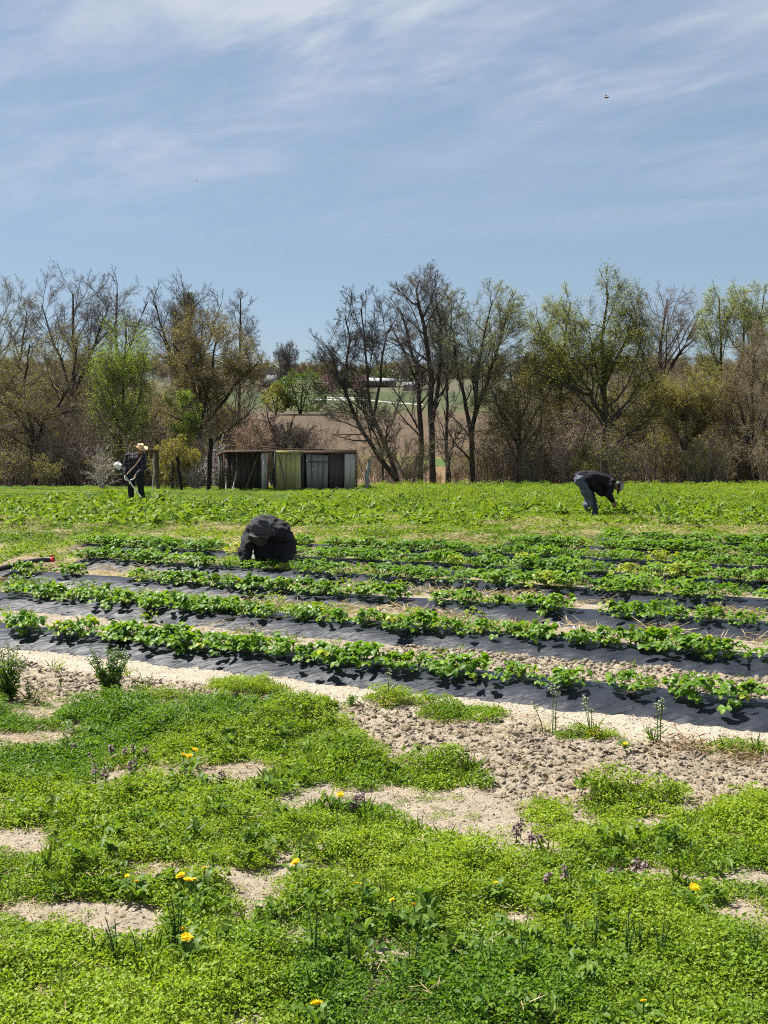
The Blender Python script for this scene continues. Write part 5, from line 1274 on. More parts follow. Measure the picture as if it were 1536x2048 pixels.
# hat: crown, dented top and a wide curled brim
b = MB(); nu = 28; V = []; rings = [(0.0, 0.118), (0.035, 0.125), (0.085, 0.120), (0.098, 0.113), (0.104, 0.105), (0.055, 0.098), (0.02, 0.092), (-0.02, 0.082)]
prof = [(0.205, 0.012), (0.20, 0.004), (0.15, -0.006), (0.105, 0.0), (0.098, 0.03), (0.092, 0.085), (0.078, 0.118), (0.05, 0.122), (0.0, 0.105)]
for r_, z_ in prof:
    for j in range(nu):
        a = j * 6.2832 / nu; z2 = z_ + (0.045 * (abs(math.cos(a)) ** 2) * max(0, (r_ - 0.105) / 0.1) - 0.02 * abs(math.sin(a)) * max(0, (r_ - 0.105) / 0.1))
        if z_ > 0.1: z2 -= 0.028 * math.exp(-(math.cos(a) * r_ / 0.03) ** 2)
        V.append((math.cos(a) * r_ * 0.90, math.sin(a) * r_ * 1.08, z2))
nr_ = len(prof); Fq = [(i * nu + j, i * nu + (j + 1) % nu, (i + 1) * nu + (j + 1) % nu, (i + 1) * nu + j) for i in range(nr_ - 1) for j in range(nu)]
V2 = [(x_, y_, z_ - 0.005) for x_, y_, z_ in V]
b.add(V, Fq); b.add(V2, [tuple(reversed(f)) for f in Fq]); b.add([V[j] for j in range(nu)] + [V2[j] for j in range(nu)], [(j, nu + j, nu + (j + 1) % nu, (j + 1) % nu) for j in range(nu)])
hat = b.build('hat', M['hat'], man, True, tuple(HD_ + HU * 0.055 - HF * 0.015))
hat.rotation_euler = Matrix((HF.cross(HU), HF, HU)).transposed().to_euler()
b = MB(); b.tube([(math.cos(a) * 0.0905, math.sin(a) * 0.1085, 0.012) for a in np.linspace(0, 6.2832, 25)], 0.008, 6, False); b.build('hat_band', plain_mat('brown_band', (0.22, 0.10, 0.05)), hat)

# --- string trimmer held across the body
M['tool_white'] = plain_mat('white_plastic', (0.72, 0.71, 0.66), 0.45, 0.4, 0.06)
M['tool_grey'] = plain_mat('dark_plastic', (0.04, 0.04, 0.042), 0.5, 0.4, 0.1)
M['tool_alu'] = plain_mat('pale_painted_shaft', (0.86, 0.83, 0.66), 0.38, 0.5, 0.05)
trm = thing('string_trimmer', 'string trimmer with white engine and pale shaft, held by the straw hatted man', 'trimmer', tuple(pb))
S0, S1 = Vector((-0.44, 0.08, 0.96)), Vector((0.36, -0.40, 0.06)); sdv = (S1 - S0).normalized()
b = MB(); b.tube([tuple(S0 + sdv * 0.02), tuple(S0 + sdv * 0.35)], 0.02, 8); b.build('grip', M['tool_grey'], trm)
b = MB(); b.tube([tuple(S0 + sdv * 0.32), tuple((S0 + S1) / 2), tuple(S1)], [0.022, 0.019, 0.018], 8); b.build('shaft', M['tool_alu'], trm)
b = MB(); Mx = sdv.to_track_quat('Z', 'Y').to_matrix()
b.tube([tuple(S0 + sdv * t_ + Vector((0, 0, 0.02))) for t_ in (0.03, 0.0, -0.06, -0.15, -0.19, -0.20)], [0.035, 0.06, 0.085, 0.10, 0.085, 0.05], 7); b.tube([tuple(S0 - sdv * 0.02 + Vector((0.03, 0, 0.09))), tuple(S0 - sdv * 0.16 + Vector((0.03, 0, 0.10)))], [0.035, 0.05], 6)
b.build('engine', M['tool_white'], trm, True)
b = MB(); b.tube([tuple(S0 - sdv * 0.02 + Vector((0.0, 0, -0.06))), tuple(S0 - sdv * 0.15 + Vector((-0.03, 0, -0.11)))], [0.045, 0.055], 10); b.build('fuel_tank', M['tool_grey'], trm, True)
b = MB(); J = S0 + sdv * 0.52; b.tube([tuple(J), tuple(J + Vector((0.02, -0.06, 0.10))), tuple(haR + Vector((-0.06, -0.06, -0.10))), tuple(haR + Vector((0.02, -0.05, -0.04)))], 0.013, 7); b.ball(tuple(J), 0.04, 9, 7); b.build('handle', M['tool_white'], trm, True)
b = MB(); b.tube([tuple(S1), tuple(S1 + Vector((0.01, -0.01, -0.05)))], [0.05, 0.06], 10); b.build('cutting_head', M['tool_grey'], trm, True)
b = MB(); a_ = np.linspace(2.2, 4.6, 8); b.add([tuple(S1 + Vector((math.cos(q) * 0.2, math.sin(q) * 0.2, -0.02))) for q in a_] + [tuple(S1 + Vector((math.cos(q) * 0.04, math.sin(q) * 0.04, 0.03))) for q in a_], [(i, i + 1, i + 9, i + 8) for i in range(7)]); b.build('guard', M['tool_grey'], trm)

# --- the man bending over at the right
pb = gp(1180, 1036)
man2 = thing('person', 'person bending deep over the weeds in blue jeans, dark sweatshirt and grey cap', 'person', tuple(pb))
hp1, hp2 = Vector((-0.22, -0.11, 0.86)), Vector((-0.20, 0.12, 0.86))
k1, k2 = Vector((-0.07, -0.12, 0.46)), Vector((0.06, 0.16, 0.46)); a1, a2 = Vector((-0.04, -0.12, 0.08)), Vector((0.16, 0.18, 0.08))
s1, s2 = Vector((0.44, -0.19, 0.80)), Vector((0.42, 0.20, 0.82)); e1, e2 = Vector((0.36, -0.25, 0.55)), Vector((0.38, 0.24, 0.56)); h1, h2 = Vector((0.50, -0.15, 0.37)), Vector((0.55, 0.14, 0.39))
HC = Vector((0.64, 0.0, 0.72)); U2 = Vector((0.78, 0, -0.10)).normalized(); F2 = Vector((0.10, -0.12, -1)).normalized(); F2 = (F2 - U2 * F2.dot(U2)).normalized()
bd = limb((hp1, 0.09), (k1, 0.055), (a1, 0.036)) + limb((hp2, 0.09), (k2, 0.055), (a2, 0.036)) + limb((s1, 0.05), (e1, 0.038), (h1, 0.026)) + limb((s2, 0.05), (e2, 0.038), (h2, 0.026))
bd += hand(h1, (0.12, 0.1, -1), (0.2, 1, 0.1), 1, 0.6, 1) + hand(h2, (0.12, -0.1, -1), (0.2, -1, 0.1), 1, 0.6, -1)
bd += [((-0.2, -0.06, 0.90), 0.11, (0.38, -0.08, 0.83), 0.12), ((-0.2, 0.06, 0.90), 0.11, (0.38, 0.08, 0.83), 0.12), ((0.44, 0, 0.80), 0.06, tuple(HC - U2 * 0.06), 0.052)] + head_caps(HC, U2, F2)
blend('body', bd, 0.0118, 2, mat=M['skin'], parent=man2); eyes(man2, HC, U2, F2, M['eye'])
b = MB(); b.ball(tuple(HC + U2 * 0.012 - F2 * 0.026), 0.099, 12, 8); b.build('hair', M['hair'], man2, True)
sw = [((-0.22, -0.07, 0.90), 0.148, (0.12, -0.085, 0.915), 0.15), ((0.12, -0.085, 0.915), 0.15, (0.40, -0.09, 0.82), 0.14), ((-0.22, 0.07, 0.90), 0.148, (0.12, 0.085, 0.915), 0.15), ((0.12, 0.085, 0.915), 0.15, (0.40, 0.09, 0.82), 0.14),
      ((0.10, -0.06, 0.80), 0.15, (0.24, -0.05, 0.60), 0.11), ((0.10, 0.06, 0.80), 0.15, (0.24, 0.05, 0.60), 0.11), ((0.24, 0, 0.72), 0.15, (0.34, 0, 0.66), 0.12), ((0.44, -0.1, 0.80), 0.10, (0.44, 0.1, 0.80), 0.10), ((0.46, 0, 0.80), 0.085, (0.51, 0, 0.77), 0.075)]
sw += limb((s1, 0.10), (e1, 0.078), (h1 + (e1 - h1) * 0.2, 0.055)) + limb((s2, 0.10), (e2, 0.078), (h2 + (e2 - h2) * 0.2, 0.055))
blend('sweatshirt', sw, 0.018, 2, 0.10, 8, 5, M['jacket_navy'], man2)
blend('jeans', limb((hp1, 0.135), (k1, 0.098), (a1, 0.082)) + limb((hp2, 0.135), (k2, 0.098), (a2, 0.082)) + [(tuple(hp1 + Vector((-0.02, 0.03, 0.02))), 0.135, tuple(hp2 + Vector((-0.02, -0.03, 0.02))), 0.135)], 0.016, 2, 0.15, 8, 6, M['jeans'], man2)
for q in (a1, a2): blend('boot', [(tuple(q + Vector((-0.03, 0, -0.02))), 0.055, tuple(q + Vector((0.15, 0, -0.035))), 0.045)], 0.012, 2, 0, mat=M['boot'], parent=man2)
b = MB(); Mq = Matrix((F2.cross(U2), F2, U2)).transposed()
V = []; nu = 16
for i in range(6):
    th = i * math.pi / 2 / 5 * 0.98
    for j in range(nu): a = j * 6.2832 / nu; V.append(tuple(HC + Mq @ Vector((math.cos(a) * math.cos(th) * 0.108, math.sin(a) * math.cos(th) * 0.120, 0.015 + math.sin(th) * 0.098))))
b.add(V, [(i * nu + j, i * nu + (j + 1) % nu, (i + 1) * nu + (j + 1) % nu, (i + 1) * nu + j) for i in range(5) for j in range(nu)] + [tuple(5 * nu + j for j in range(nu))])
cap = b.build('cap', M['cap_grey'], man2, True)
b = MB(); V = []
for i, r_ in enumerate((0.10, 0.15, 0.19)):
    for a in np.linspace(0.5, 2.64, 9): V.append(tuple(HC + Mq @ Vector((math.cos(a) * 0.095, math.sin(a) * r_, 0.035 - 0.012 * i - 0.02 * math.cos(a) ** 2))))
V2 = [tuple(Vector(v) - U2 * 0.006) for v in V]; Fq = [(i * 9 + j, i * 9 + j + 1, (i + 1) * 9 + j + 1, (i + 1) * 9 + j) for i in range(2) for j in range(8)]
b.add(V, Fq); b.add(V2, [tuple(reversed(f)) for f in Fq]); b.build('peak', M['cap_black'], cap, True)

# --- the hooded worker kneeling between the beds, head down, facing us
pb = gp(540, 1146); pb.z = H1(pb.x, pb.y)
man3 = thing('person', 'person in a dark hooded jacket crouching head down among the strawberry rows', 'person', tuple(pb))
HC = Vector((-0.085, -0.40, 0.60)); U3 = Vector((-0.12, -0.82, 0.45)).normalized(); F3 = Vector((-0.15, -0.45, -0.9)); F3 = (F3 - U3 * F3.dot(U3)).normalized()
s1, s2 = Vector((-0.22, -0.06, 0.52)), Vector((0.20, 0.0, 0.46)); e1, e2 = Vector((-0.30, -0.18, 0.31)), Vector((0.27, -0.06, 0.30)); h1, h2 = Vector((-0.30, -0.30, 0.12)), Vector((0.20, -0.24, 0.14))
hp1, hp2 = Vector((-0.12, 0.42, 0.42)), Vector((0.12, 0.42, 0.42)); k1, k2 = Vector((-0.17, 0.06, 0.09)), Vector((0.20, 0.04, 0.10)); a1, a2 = Vector((-0.14, 0.48, 0.07)), Vector((0.16, 0.48, 0.07))
bd = limb((hp1, 0.10), (k1, 0.06), (a1, 0.04)) + limb((hp2, 0.10), (k2, 0.06), (a2, 0.04)) + limb((s1, 0.05), (e1, 0.038), (h1, 0.026)) + limb((s2, 0.05), (e2, 0.038), (h2, 0.026))
bd += hand(h1, (0.05, -0.55, -0.6), (0.3, 0.5, -0.6), 1, 0.5, -1) + hand(h2, (-0.1, -0.7, -0.5), (-0.2, 0.4, -0.7), 1, 0.5, 1)
bd += [((-0.08, 0.38, 0.42), 0.11, (-0.08, 0.05, 0.48), 0.11), ((0.07, 0.38, 0.42), 0.11, (0.07, 0.06, 0.44), 0.105), ((-0.03, 0.0, 0.50), 0.06, tuple(HC - U3 * 0.06), 0.052)] + head_caps(HC, U3, F3)
blend('body', bd, 0.0118, 2, mat=M['skin'], parent=man3); eyes(man3, HC, U3, F3, M['eye'])
b = MB(); b.ball(tuple(HC + U3 * 0.03 - F3 * 0.022), 0.09, 12, 8); b.build('hair', M['hair'], man3, True)
jk = [((-0.12, 0.40, 0.42), 0.16, (-0.12, 0.14, 0.57), 0.17), ((0.10, 0.40, 0.42), 0.16, (0.10, 0.14, 0.53), 0.165), ((-0.12, 0.14, 0.57), 0.17, (-0.13, -0.03, 0.54), 0.15), ((0.10, 0.14, 0.53), 0.165, (0.13, -0.03, 0.49), 0.145),
      ((-0.08, 0.05, 0.50), 0.16, (-0.05, -0.02, 0.24), 0.15), ((0.12, 0.05, 0.50), 0.17, (0.15, -0.02, 0.20), 0.16), ((0.03, 0.10, 0.40), 0.20, (0.05, 0.05, 0.25), 0.19), ((0.0, 0.36, 0.46), 0.17, (0.01, 0.14, 0.585), 0.165), ((0.01, 0.14, 0.585), 0.165, (-0.01, -0.05, 0.54), 0.14), ((-0.19, -0.05, 0.54), 0.11, (0.17, -0.03, 0.48), 0.11)]
jk += limb((s1, 0.118), (e1, 0.090), (h1 + (e1 - h1) * 0.15, 0.062)) + limb((s2, 0.118), (e2, 0.095), (h2 + (e2 - h2) * 0.15, 0.065))
jacket = blend('jacket', jk, 0.013, 2, 0.12, 8, 11, M['jacket_dark'], man3)
# hood: a shell over the head, open at the face
hc = [(tuple(HC + U3 * 0.05 - F3 * 0.005), 0.138, tuple(HC - U3 * 0.03), 0.140), (tuple(HC - U3 * 0.03 - F3 * 0.02), 0.128, tuple(HC - U3 * 0.13 - F3 * 0.05), 0.115), (tuple(HC + U3 * 0.06 + F3 * 0.05), 0.112, tuple(HC - U3 * 0.05 + F3 * 0.05), 0.112),
      (tuple(HC - U3 * 0.15 - F3 * 0.04 + Vector((-0.10, 0, -0.02))), 0.05, tuple(HC - U3 * 0.17 - F3 * 0.06 + Vector((0.0, 0, 0.0))), 0.06), (tuple(HC - U3 * 0.15 - F3 * 0.04 + Vector((0.11, 0, -0.02))), 0.05, tuple(HC - U3 * 0.17 - F3 * 0.06), 0.06)]
hood = blend('hood', hc, 0.010, 2, 0.075, 8, 21, M['hood_lit'], man3)
b = MB(); V = []
for i, (rr_, ff) in enumerate(((0.112, 0.135), (0.122, 0.165))):          # the stiff rim of the hood opening
    for j in range(20):
        a = j * 6.2832 / 20; V.append(tuple(HC + U3 * (0.005 + math.sin(a) * rr_ * 1.1) + U3.cross(F3) * math.cos(a) * rr_ * 0.95 + F3 * (ff - 0.04 * abs(math.cos(a)))))
V2 = [tuple(Vector(v) * 1 + F3 * 0.004 + (Vector(v) - HC) * 0.07) for v in V]
Fq = [(j, (j + 1) % 20, 20 + (j + 1) % 20, 20 + j) for j in range(20)]
b.add(V, Fq); b.add(V2, [tuple(reversed(f)) for f in Fq]); b.add(V[20:] + V2[20:], [(j, (j + 1) % 20, 20 + (j + 1) % 20, 20 + j) for j in range(20)]); b.build('hood_rim', M['hood_lit'], hood, True)
blend('trousers', limb((hp1, 0.14), (k1, 0.10), (a1, 0.085)) + limb((hp2, 0.14), (k2, 0.10), (a2, 0.085)) + [(tuple(hp1), 0.14, tuple(hp2), 0.14)], 0.020, 2, 0.04, 9, 8, M['trousers_green'], man3)
for q in (a1, a2): blend('boot', [(tuple(q + Vector((0, -0.03, -0.01))), 0.05, tuple(q + Vector((0, 0.16, -0.02))), 0.045)], 0.012, 2, 0, mat=M['boot'], parent=man3)

# ------------------------------------------------------------------ dandelions
def dandelion_head():
    b = MB(); rng_ = np.random.default_rng(3); n = 46
    C, D, L = [], [], []
    for i in range(n):
        a = i * 2.399; r_ = math.sqrt(i / n); C.append((0.002 * math.cos(a), 0.002 * math.sin(a), 0.004)); D.append((math.cos(a) * (0.25 + r_), math.sin(a) * (0.25 + r_), 1.05 - r_ * 0.85)); L.append(0.014 + 0.007 * r_)
    V, Fc = leaves(rng_, np.array(C), np.array(D), np.array(L), np.full(n, 0.006), 0.05, 0.3); b.addnp(V, Fc)
    b.ball((0, 0, 0.006), (0.011, 0.011, 0.007), 8, 5)
    return b.mesh('flower_head', M['dandelion'])
DH = dandelion_head()
b = MB(); b.ball((0, 0, 0), (0.007, 0.007, 0.006), 7, 5); b.build; DCAL = b.mesh('calyx', M['stem'])
b = MB(); b.tube([(0, 0, -1), (0.06, 0.02, -0.5), (0, 0, 0)], [0.03, 0.025, 0.02], 5); DST = b.mesh('stem', M['stem'])
DL = []
for s in range(2):
    b = MB(); L = 0.10; nt = 9; V = []
    for i in range(nt):
        t_ = i / (nt - 1); w = 0.014 * math.sin(math.pi * min(1, t_ * 0.9 + 0.08)) * (1.25 if i % 2 else 0.6)
        z_ = 0.045 * math.sin(t_ * 2.4)
        V += [(t_ * L, -w, z_ + 0.003), (t_ * L, 0, z_), (t_ * L, w, z_ + 0.003)]
    b.add(V, [(i * 3 + j, i * 3 + j + 1, i * 3 + j + 4, i * 3 + j + 3) for i in range(nt - 1) for j in range(2)]); DL.append(b.mesh('leaf', M['tallweed']))
DAN = [(366, 1512, 'left one of the three dandelions above the bare patch in the upper left'), (379, 1514, 'middle one of the three dandelions above the bare patch in the upper left'), (389, 1501, 'upper right one of the three dandelions above the bare patch'),
       (680, 1591, 'lone dandelion on a tall stem at the right end of the pale bare strip'), (592, 1727, 'dandelion beside the long upright dock leaf in the middle'), (410, 1737, 'small dandelion just right of the cluster of bright dandelions'),
       (362, 1754, 'big upper left dandelion of the bright cluster left of centre'), (375, 1763, 'big lower dandelion of the bright cluster left of centre'), (388, 1760, 'thin right dandelion of the bright cluster left of centre'),
       (254, 1753, 'half hidden dandelion left of the small low dandelion'), (273, 1764, 'small low dandelion left of the bright cluster'), (715, 1773, 'lone dandelion near the pale grass stalk in the middle'),
       (992, 1767, 'half closed dandelion alone right of the middle'), (1388, 1777, 'dandelion below the bare pale patch at the right'), (366, 1858, 'small upper dandelion of the lowest cluster beside a tall dark weed'),
       (372, 1877, 'large dandelion of the lowest cluster beside a tall dark weed'), (384, 1878, 'half hidden right dandelion of the lowest cluster'), (785, 1801, 'tiny dandelion left of another tiny one among dark leaves'), (828, 1811, 'tiny dandelion right of another tiny one among dark leaves'),
       (633, 2011, 'dandelion nearest the bottom edge of the photo'), (1250, 1490, 'lone dandelion on the tilled soil in front of the black plastic'), (1287, 2004, 'dim half hidden dandelion low at the right')]
rng = np.random.default_rng(12)
for i, (px, py, lab) in enumerate(DAN):
    hgt = 0.025 if py < 1495 and px > 1000 else rng.uniform(0.075, 0.11)
    p = gp(px, py, hgt + 0.0); gz = H1(p.x, p.y)
    small = 0.55 if any(w in lab for w in ('tiny', 'small', 'half', 'dim', 'thin')) else 1.05
    root = thing('dandelion', 'yellow ' + lab, 'dandelion', (p.x, p.y, gz), rng.uniform(0, 6.28), 'yellow dandelions among the low weeds')
    st_ = obj('stem', DST, root, (0, 0, hgt - gz), None, (0.09, 0.09, hgt - gz))
    obj('flower_head', DH, root, (0, 0, hgt - gz), (rng.normal(0.35, 0.2), rng.normal(0, 0.2), rng.uniform(0, 6)), small * 0.95)
    obj('calyx', DCAL, root, (0, 0, hgt - gz), None, small)
    for j in range(5): obj('leaf', DL[j % 2], root, (0, 0, 0.012), (0, rng.normal(-0.25, 0.15), j * 1.26 + rng.normal(0, 0.2)), rng.uniform(0.7, 1.1))

# ------------------------------------------------------------------ tall single weeds
def tall_weed(label, px, py, h, nst, spread, seed, lmat='tallweed', flowers=True, leafl=0.05, nl=14, w=0.3, cat='weed', budr=0.006, group=None, lean=0.0):
    g = gp(px, py); gz = H1(g.x, g.y); rng_ = np.random.default_rng(seed)
    root = thing('tall_weed', label, cat, (g.x, g.y, gz), 0, group)
    lv_ = []; fb = MB(); nf = 0
    for s in range(nst):
        a = rng_.uniform(0, 6.283); d = spread * rng_.uniform(0.2, 1.0) if nst > 1 else spread * 0.3; hh = h * (rng_.uniform(0.7, 1.0) if s else 1.0)
        P = np.array([(math.cos(a) * 0.012, math.sin(a) * 0.012, -0.01), (math.cos(a) * d * 0.35 + lean * 0.3 * hh, math.sin(a) * d * 0.35, hh * 0.4), (math.cos(a) * d * 0.8 + lean * 0.7 * hh, math.sin(a) * d * 0.8, hh * 0.8), (math.cos(a) * d + lean * hh, math.sin(a) * d, hh)])
        Pm, _ = smooth_poly(P, [1, 1, 1, 1], 9)
        b = MB(); b.tube(Pm, np.linspace(0.0042, 0.0016, 9), 5); b.build('stem', M['stem'], root)
        t_ = np.sort(rng_.uniform(0.04, 0.92, nl)); C = np.stack([np.interp(t_ * 8, np.arange(9), Pm[:, i]) for i in range(3)], -1)
        D = dirs(rng_, nl, 0.0, 0.9); Ls = leafl * (1.15 - 0.7 * t_) * rng_.uniform(0.7, 1.2, nl)
        V, Fc = leaves(rng_, C, D, Ls, Ls * w, 0.2, 0.8, 0.25); lv_.append((V, Fc))
        if flowers:
            for q in range(9):
                tq = rng_.uniform(0.80, 1.0); c_ = np.array([np.interp(tq * 8, np.arange(9), Pm[:, i]) for i in range(3)]); o_ = dirs(rng_, 1, -0.1, 1.0)[0] * rng_.uniform(0.008, 0.026)
                fb.tube([c_, c_ + o_], 0.0008, 3, False); fb.ball(c_ + o_, budr * rng_.uniform(0.7, 1.2), 5, 4); nf += 1
    V = np.concatenate([v for v, _ in lv_]); k = 0; Fs = []
    for v, f in lv_: Fs.append(f + k); k += len(v)
    lf = obj('leaves', np_mesh('leaves', V, [np.concatenate(Fs)], [M[lmat]]), root)
    if nf: fb.build('flowers', M['budcream'], root)
    return root
tall_weed('big leafy weed clump with pale flower heads standing on the soil at the left', 222, 1398, 0.37, 24, 0.15, 1, nl=24, leafl=0.06, w=0.36)
tall_weed('leafy upright weed clump cut by the left edge of the photo', 14, 1402, 0.39, 20, 0.14, 2, nl=24, leafl=0.06, w=0.36)
tall_weed('sprawling low weed right of the big leafy weed clump', 292, 1394, 0.16, 5, 0.13, 3, flowers=False, leafl=0.04)
tall_weed('low sparse weed between the two big leafy weed clumps', 62, 1408, 0.16, 6, 0.16, 4, flowers=False, leafl=0.035, lmat='tallweed')
tall_weed('small thin upright weed alone on the soil left of the big clump', 121, 1370, 0.10, 2, 0.03, 5, flowers=False, leafl=0.03)
tall_weed('slender white flowered weed in front of the black plastic, tallest of the right hand row', 1108, 1466, 0.30, 2, 0.03, 6, nl=10, leafl=0.03)
tall_weed('slender weed leaning left beside the tallest white flowered one', 1090, 1464, 0.19, 1, 0.05, 7, nl=9, leafl=0.03, lean=-0.35)
tall_weed('weed with yellow lower leaves and thin white flowered stalks by the plastic', 1183, 1472, 0.25, 3, 0.06, 8, nl=7, leafl=0.03)
tall_weed('short yellow leaved weed at the foot of the thin stalks', 1186, 1476, 0.08, 8, 0.07, 9, lmat='tallweed_y', flowers=False, nl=6, leafl=0.04)
tall_weed('rightmost slender white flowered weed in front of the black plastic', 1317, 1482, 0.26, 3, 0.05, 10, nl=10, leafl=0.03)
tall_weed('leafy foot of grass round the rightmost slender weed', 1305, 1484, 0.10, 8, 0.10, 11, flowers=False, nl=6, leafl=0.05, w=0.16)
tall_weed('thin weed with tiny white flowers before the middle of the nearest bed', 778, 1414, 0.23, 3, 0.07, 12, nl=8, leafl=0.028)
tall_weed('yellowish leafy weed at the foot of the thin weed before the nearest bed', 770, 1418, 0.08, 8, 0.10, 13, lmat='tallweed_y', flowers=False, nl=5, leafl=0.04)
tall_weed('low weed on the pale soil edge in the middle right', 700, 1412, 0.09, 6, 0.09, 14, flowers=False, leafl=0.035)
tall_weed('lone slender weed on the soil left of the bare pale patch', 732, 1500, 0.11, 2, 0.04, 15, flowers=False, leafl=0.03)
tall_weed('dark upright weed beside the lowest dandelion cluster', 356, 1905, 0.19, 4, 0.04, 16, leafl=0.045, flowers=False, nl=18)
tall_weed('dark leaning weed left of the lowest dandelion cluster', 232, 1930, 0.16, 3, 0.05, 17, leafl=0.04, flowers=False, lean=-0.25)
tall_weed('dark upright weed stem between the leaning weed and the dandelions', 280, 1935, 0.11, 3, 0.05, 18, leafl=0.035, flowers=False)
for i, (px, py, h, lab) in enumerate([(1133, 1895, 0.13, 'leftmost dark spiky weed of the row at the lower right'), (1188, 1910, 0.14, 'dark spiky weed of the lower right row, second from its left'), (1252, 1925, 0.17, 'tallest dark spiky weed of the lower right row'), (1278, 1905, 0.12, 'dark spiky weed touching the tallest one on its right'),
                                      (1320, 1920, 0.13, 'rightmost dark spiky weed of the lower right row'), (1048, 1945, 0.15, 'dark spiky weed below the small bare patch at lower right'), (1075, 1955, 0.12, 'short dark spiky weed near the tall one below the small bare patch'), (982, 1950, 0.12, 'thin dark weed left of the spiky ones at the bottom'),
                                      (1506, 1950, 0.16, 'dark weed near the right edge at the bottom'), (630, 1925, 0.17, 'dark grassy weed left of the small bare patch at the bottom middle'), (700, 1930, 0.15, 'dark grassy weed below the small bare patch at the bottom middle'), (822, 1960, 0.16, 'thin dark weed at the bottom just right of the middle')]):
    tall_weed(lab, px, py, h, 3, 0.035, 30 + i, leafl=0.035, flowers=False, nl=14)
tall_weed('upright dock with long blue green leaves in the middle of the green', 598, 1722, 0.09, 3, 0.03, 50, flowers=False, nl=3, leafl=0.09, w=0.25)
tall_weed('upright dock with two long leaves near the left edge', 66, 1755, 0.09, 3, 0.03, 51, flowers=False, nl=3, leafl=0.09, w=0.3)
tall_weed('thin weed below the lone dandelion on a tall stem', 680, 1680, 0.14, 2, 0.03, 52, leafl=0.03, flowers=False)
# --- purple topped nettles
def nettle(label, px, py, n, spread, seed):
    g = gp(px, py); gz = H1(g.x, g.y); rng_ = np.random.default_rng(seed); root = thing('purple_nettle', label, 'nettle', (g.x, g.y, gz), 0)
    for s in range(max(2, round(n * 0.6))):
        x0, y0 = rng_.normal(0, spread, 2); h = rng_.uniform(0.045, 0.085) + mound(np.array([g.x]), np.array([g.y]))[0]
        b = MB(); b.tube([(x0, y0, -0.01), (x0 + 0.005, y0, h * 0.5), (x0, y0, h)], [0.003, 0.0025, 0.002], 4); st_ = b.build('stem', M['stem'], root)
        m = 16; tt = rng_.uniform(0.55, 1.0, m); C = np.stack([np.full(m, x0), np.full(m, y0), tt * h], -1)
        V, Fc = leaves(rng_, C, dirs(rng_, m, -0.5, 0.3), 0.022 * (1.3 - 0.6 * (tt - 0.55) / 0.45), np.full(m, 0.016), 0.1, 0.6, 0.3); obj('purple_top', np_mesh('purple_top', V, [Fc], [M['nettle']]), st_)
        m = 8; tt = rng_.uniform(0.1, 0.55, m); C = np.stack([np.full(m, x0), np.full(m, y0), tt * h], -1)
        V, Fc = leaves(rng_, C, dirs(rng_, m, -0.3, 0.4), np.full(m, 0.024), np.full(m, 0.018), 0.1, 0.6, 0.2); obj('leaves', np_mesh('leaves', V, [Fc], [M['tallweed']]), st_)
for i, (px, py, n, sp, lab) in enumerate([(222, 1560, 9, 0.10, 'large patch of purple topped nettles in the green at upper left'), (262, 1530, 6, 0.08, 'purple nettles behind the large patch at upper left'), (205, 1520, 5, 0.07, 'few purple nettles furthest up at the left'), (340, 1590, 4, 0.08, 'purple nettles right of and below the large patch'),
                                         (700, 1640, 5, 0.06, 'purple nettles right of the dandelion on a tall stem'), (735, 1628, 4, 0.05, 'small tuft of purple nettles left of the wide pale patch'), (1062, 1692, 6, 0.06, 'purple nettles at the end of the wide pale patch'), (1222, 1770, 5, 0.06, 'purple nettles below the thin bare strip at right'),
                                         (1112, 1800, 3, 0.04, 'purple nettles above the small bare patch at lower right'), (1255, 1752, 3, 0.04, 'purple nettle tuft right at the thin bare strip'), (488, 1585, 4, 0.07, 'purple nettles below the bare patch of the upper left')]):
    nettle(lab, px, py, n, sp, 70 + i)

# ------------------------------------------------------------------ small things
M['pipe'] = plain_mat('black_pipe', (0.02, 0.018, 0.017), 0.5, 0.4, 0.2)
M['red'] = plain_mat('red_plastic', (0.45, 0.03, 0.025), 0.45, 0.4, 0.1)
p0, p1 = gp(-60, 1149, 0.12), gp(100, 1119, 0.21)
pipe = thing('irrigation_pipe', 'black irrigation pipe with a red end lying on the soil mound at the left', 'pipe', tuple(p1))
d_ = p0 - p1
b = MB(); b.tube([d_ * t_ + Vector((0, 0, 0.02 * math.sin(t_ * 5))) for t_ in np.linspace(0, 1, 10)], 0.035, 9); b.build('hose', M['pipe'], pipe, True)
b = MB(); b.tube([(0, 0, 0), (0.05, -0.02, 0.0)], 0.036, 9); b.tube([(0.025, 0, 0.02), (0.025, 0, 0.05)], 0.014, 7); b.box((-0.01, -0.012, 0.045), (0.06, 0.012, 0.06)); b.build('valve', M['red'], pipe)
b = MB(); rng_ = np.random.default_rng(8); c_ = gp(60, 1140)                    # heap of soil at the end of the fourth bed
nn = 26; V = []
for i in range(nn):
    for j in range(nn):
        u, v_ = i / (nn - 1) * 2 - 1, j / (nn - 1) * 2 - 1; r2 = u * u + v_ * v_
        z_ = 0.21 * max(0, 1 - r2) ** 1.2 + (mnoise.fractal(Vector((u * 3, v_ * 3, 1)), 1.0, 2.0, 4)) * 0.025 - 0.03
        V.append((u * 0.62, v_ * 0.42, z_))
b.add(V, [(i * nn + j, (i + 1) * nn + j, (i + 1) * nn + j + 1, i * nn + j + 1) for i in range(nn - 1) for j in range(nn - 1)])
o = b.build('soil_mound', None, None, True, tuple(c_)); o.data.materials.append(plain_mat('bare_tan_soil', (0.24, 0.175, 0.12), 0.95, 0.1, 0.3, 14, 0.04)); tag(o, 'heap of bare tan soil under the black irrigation pipe', 'soil heap')
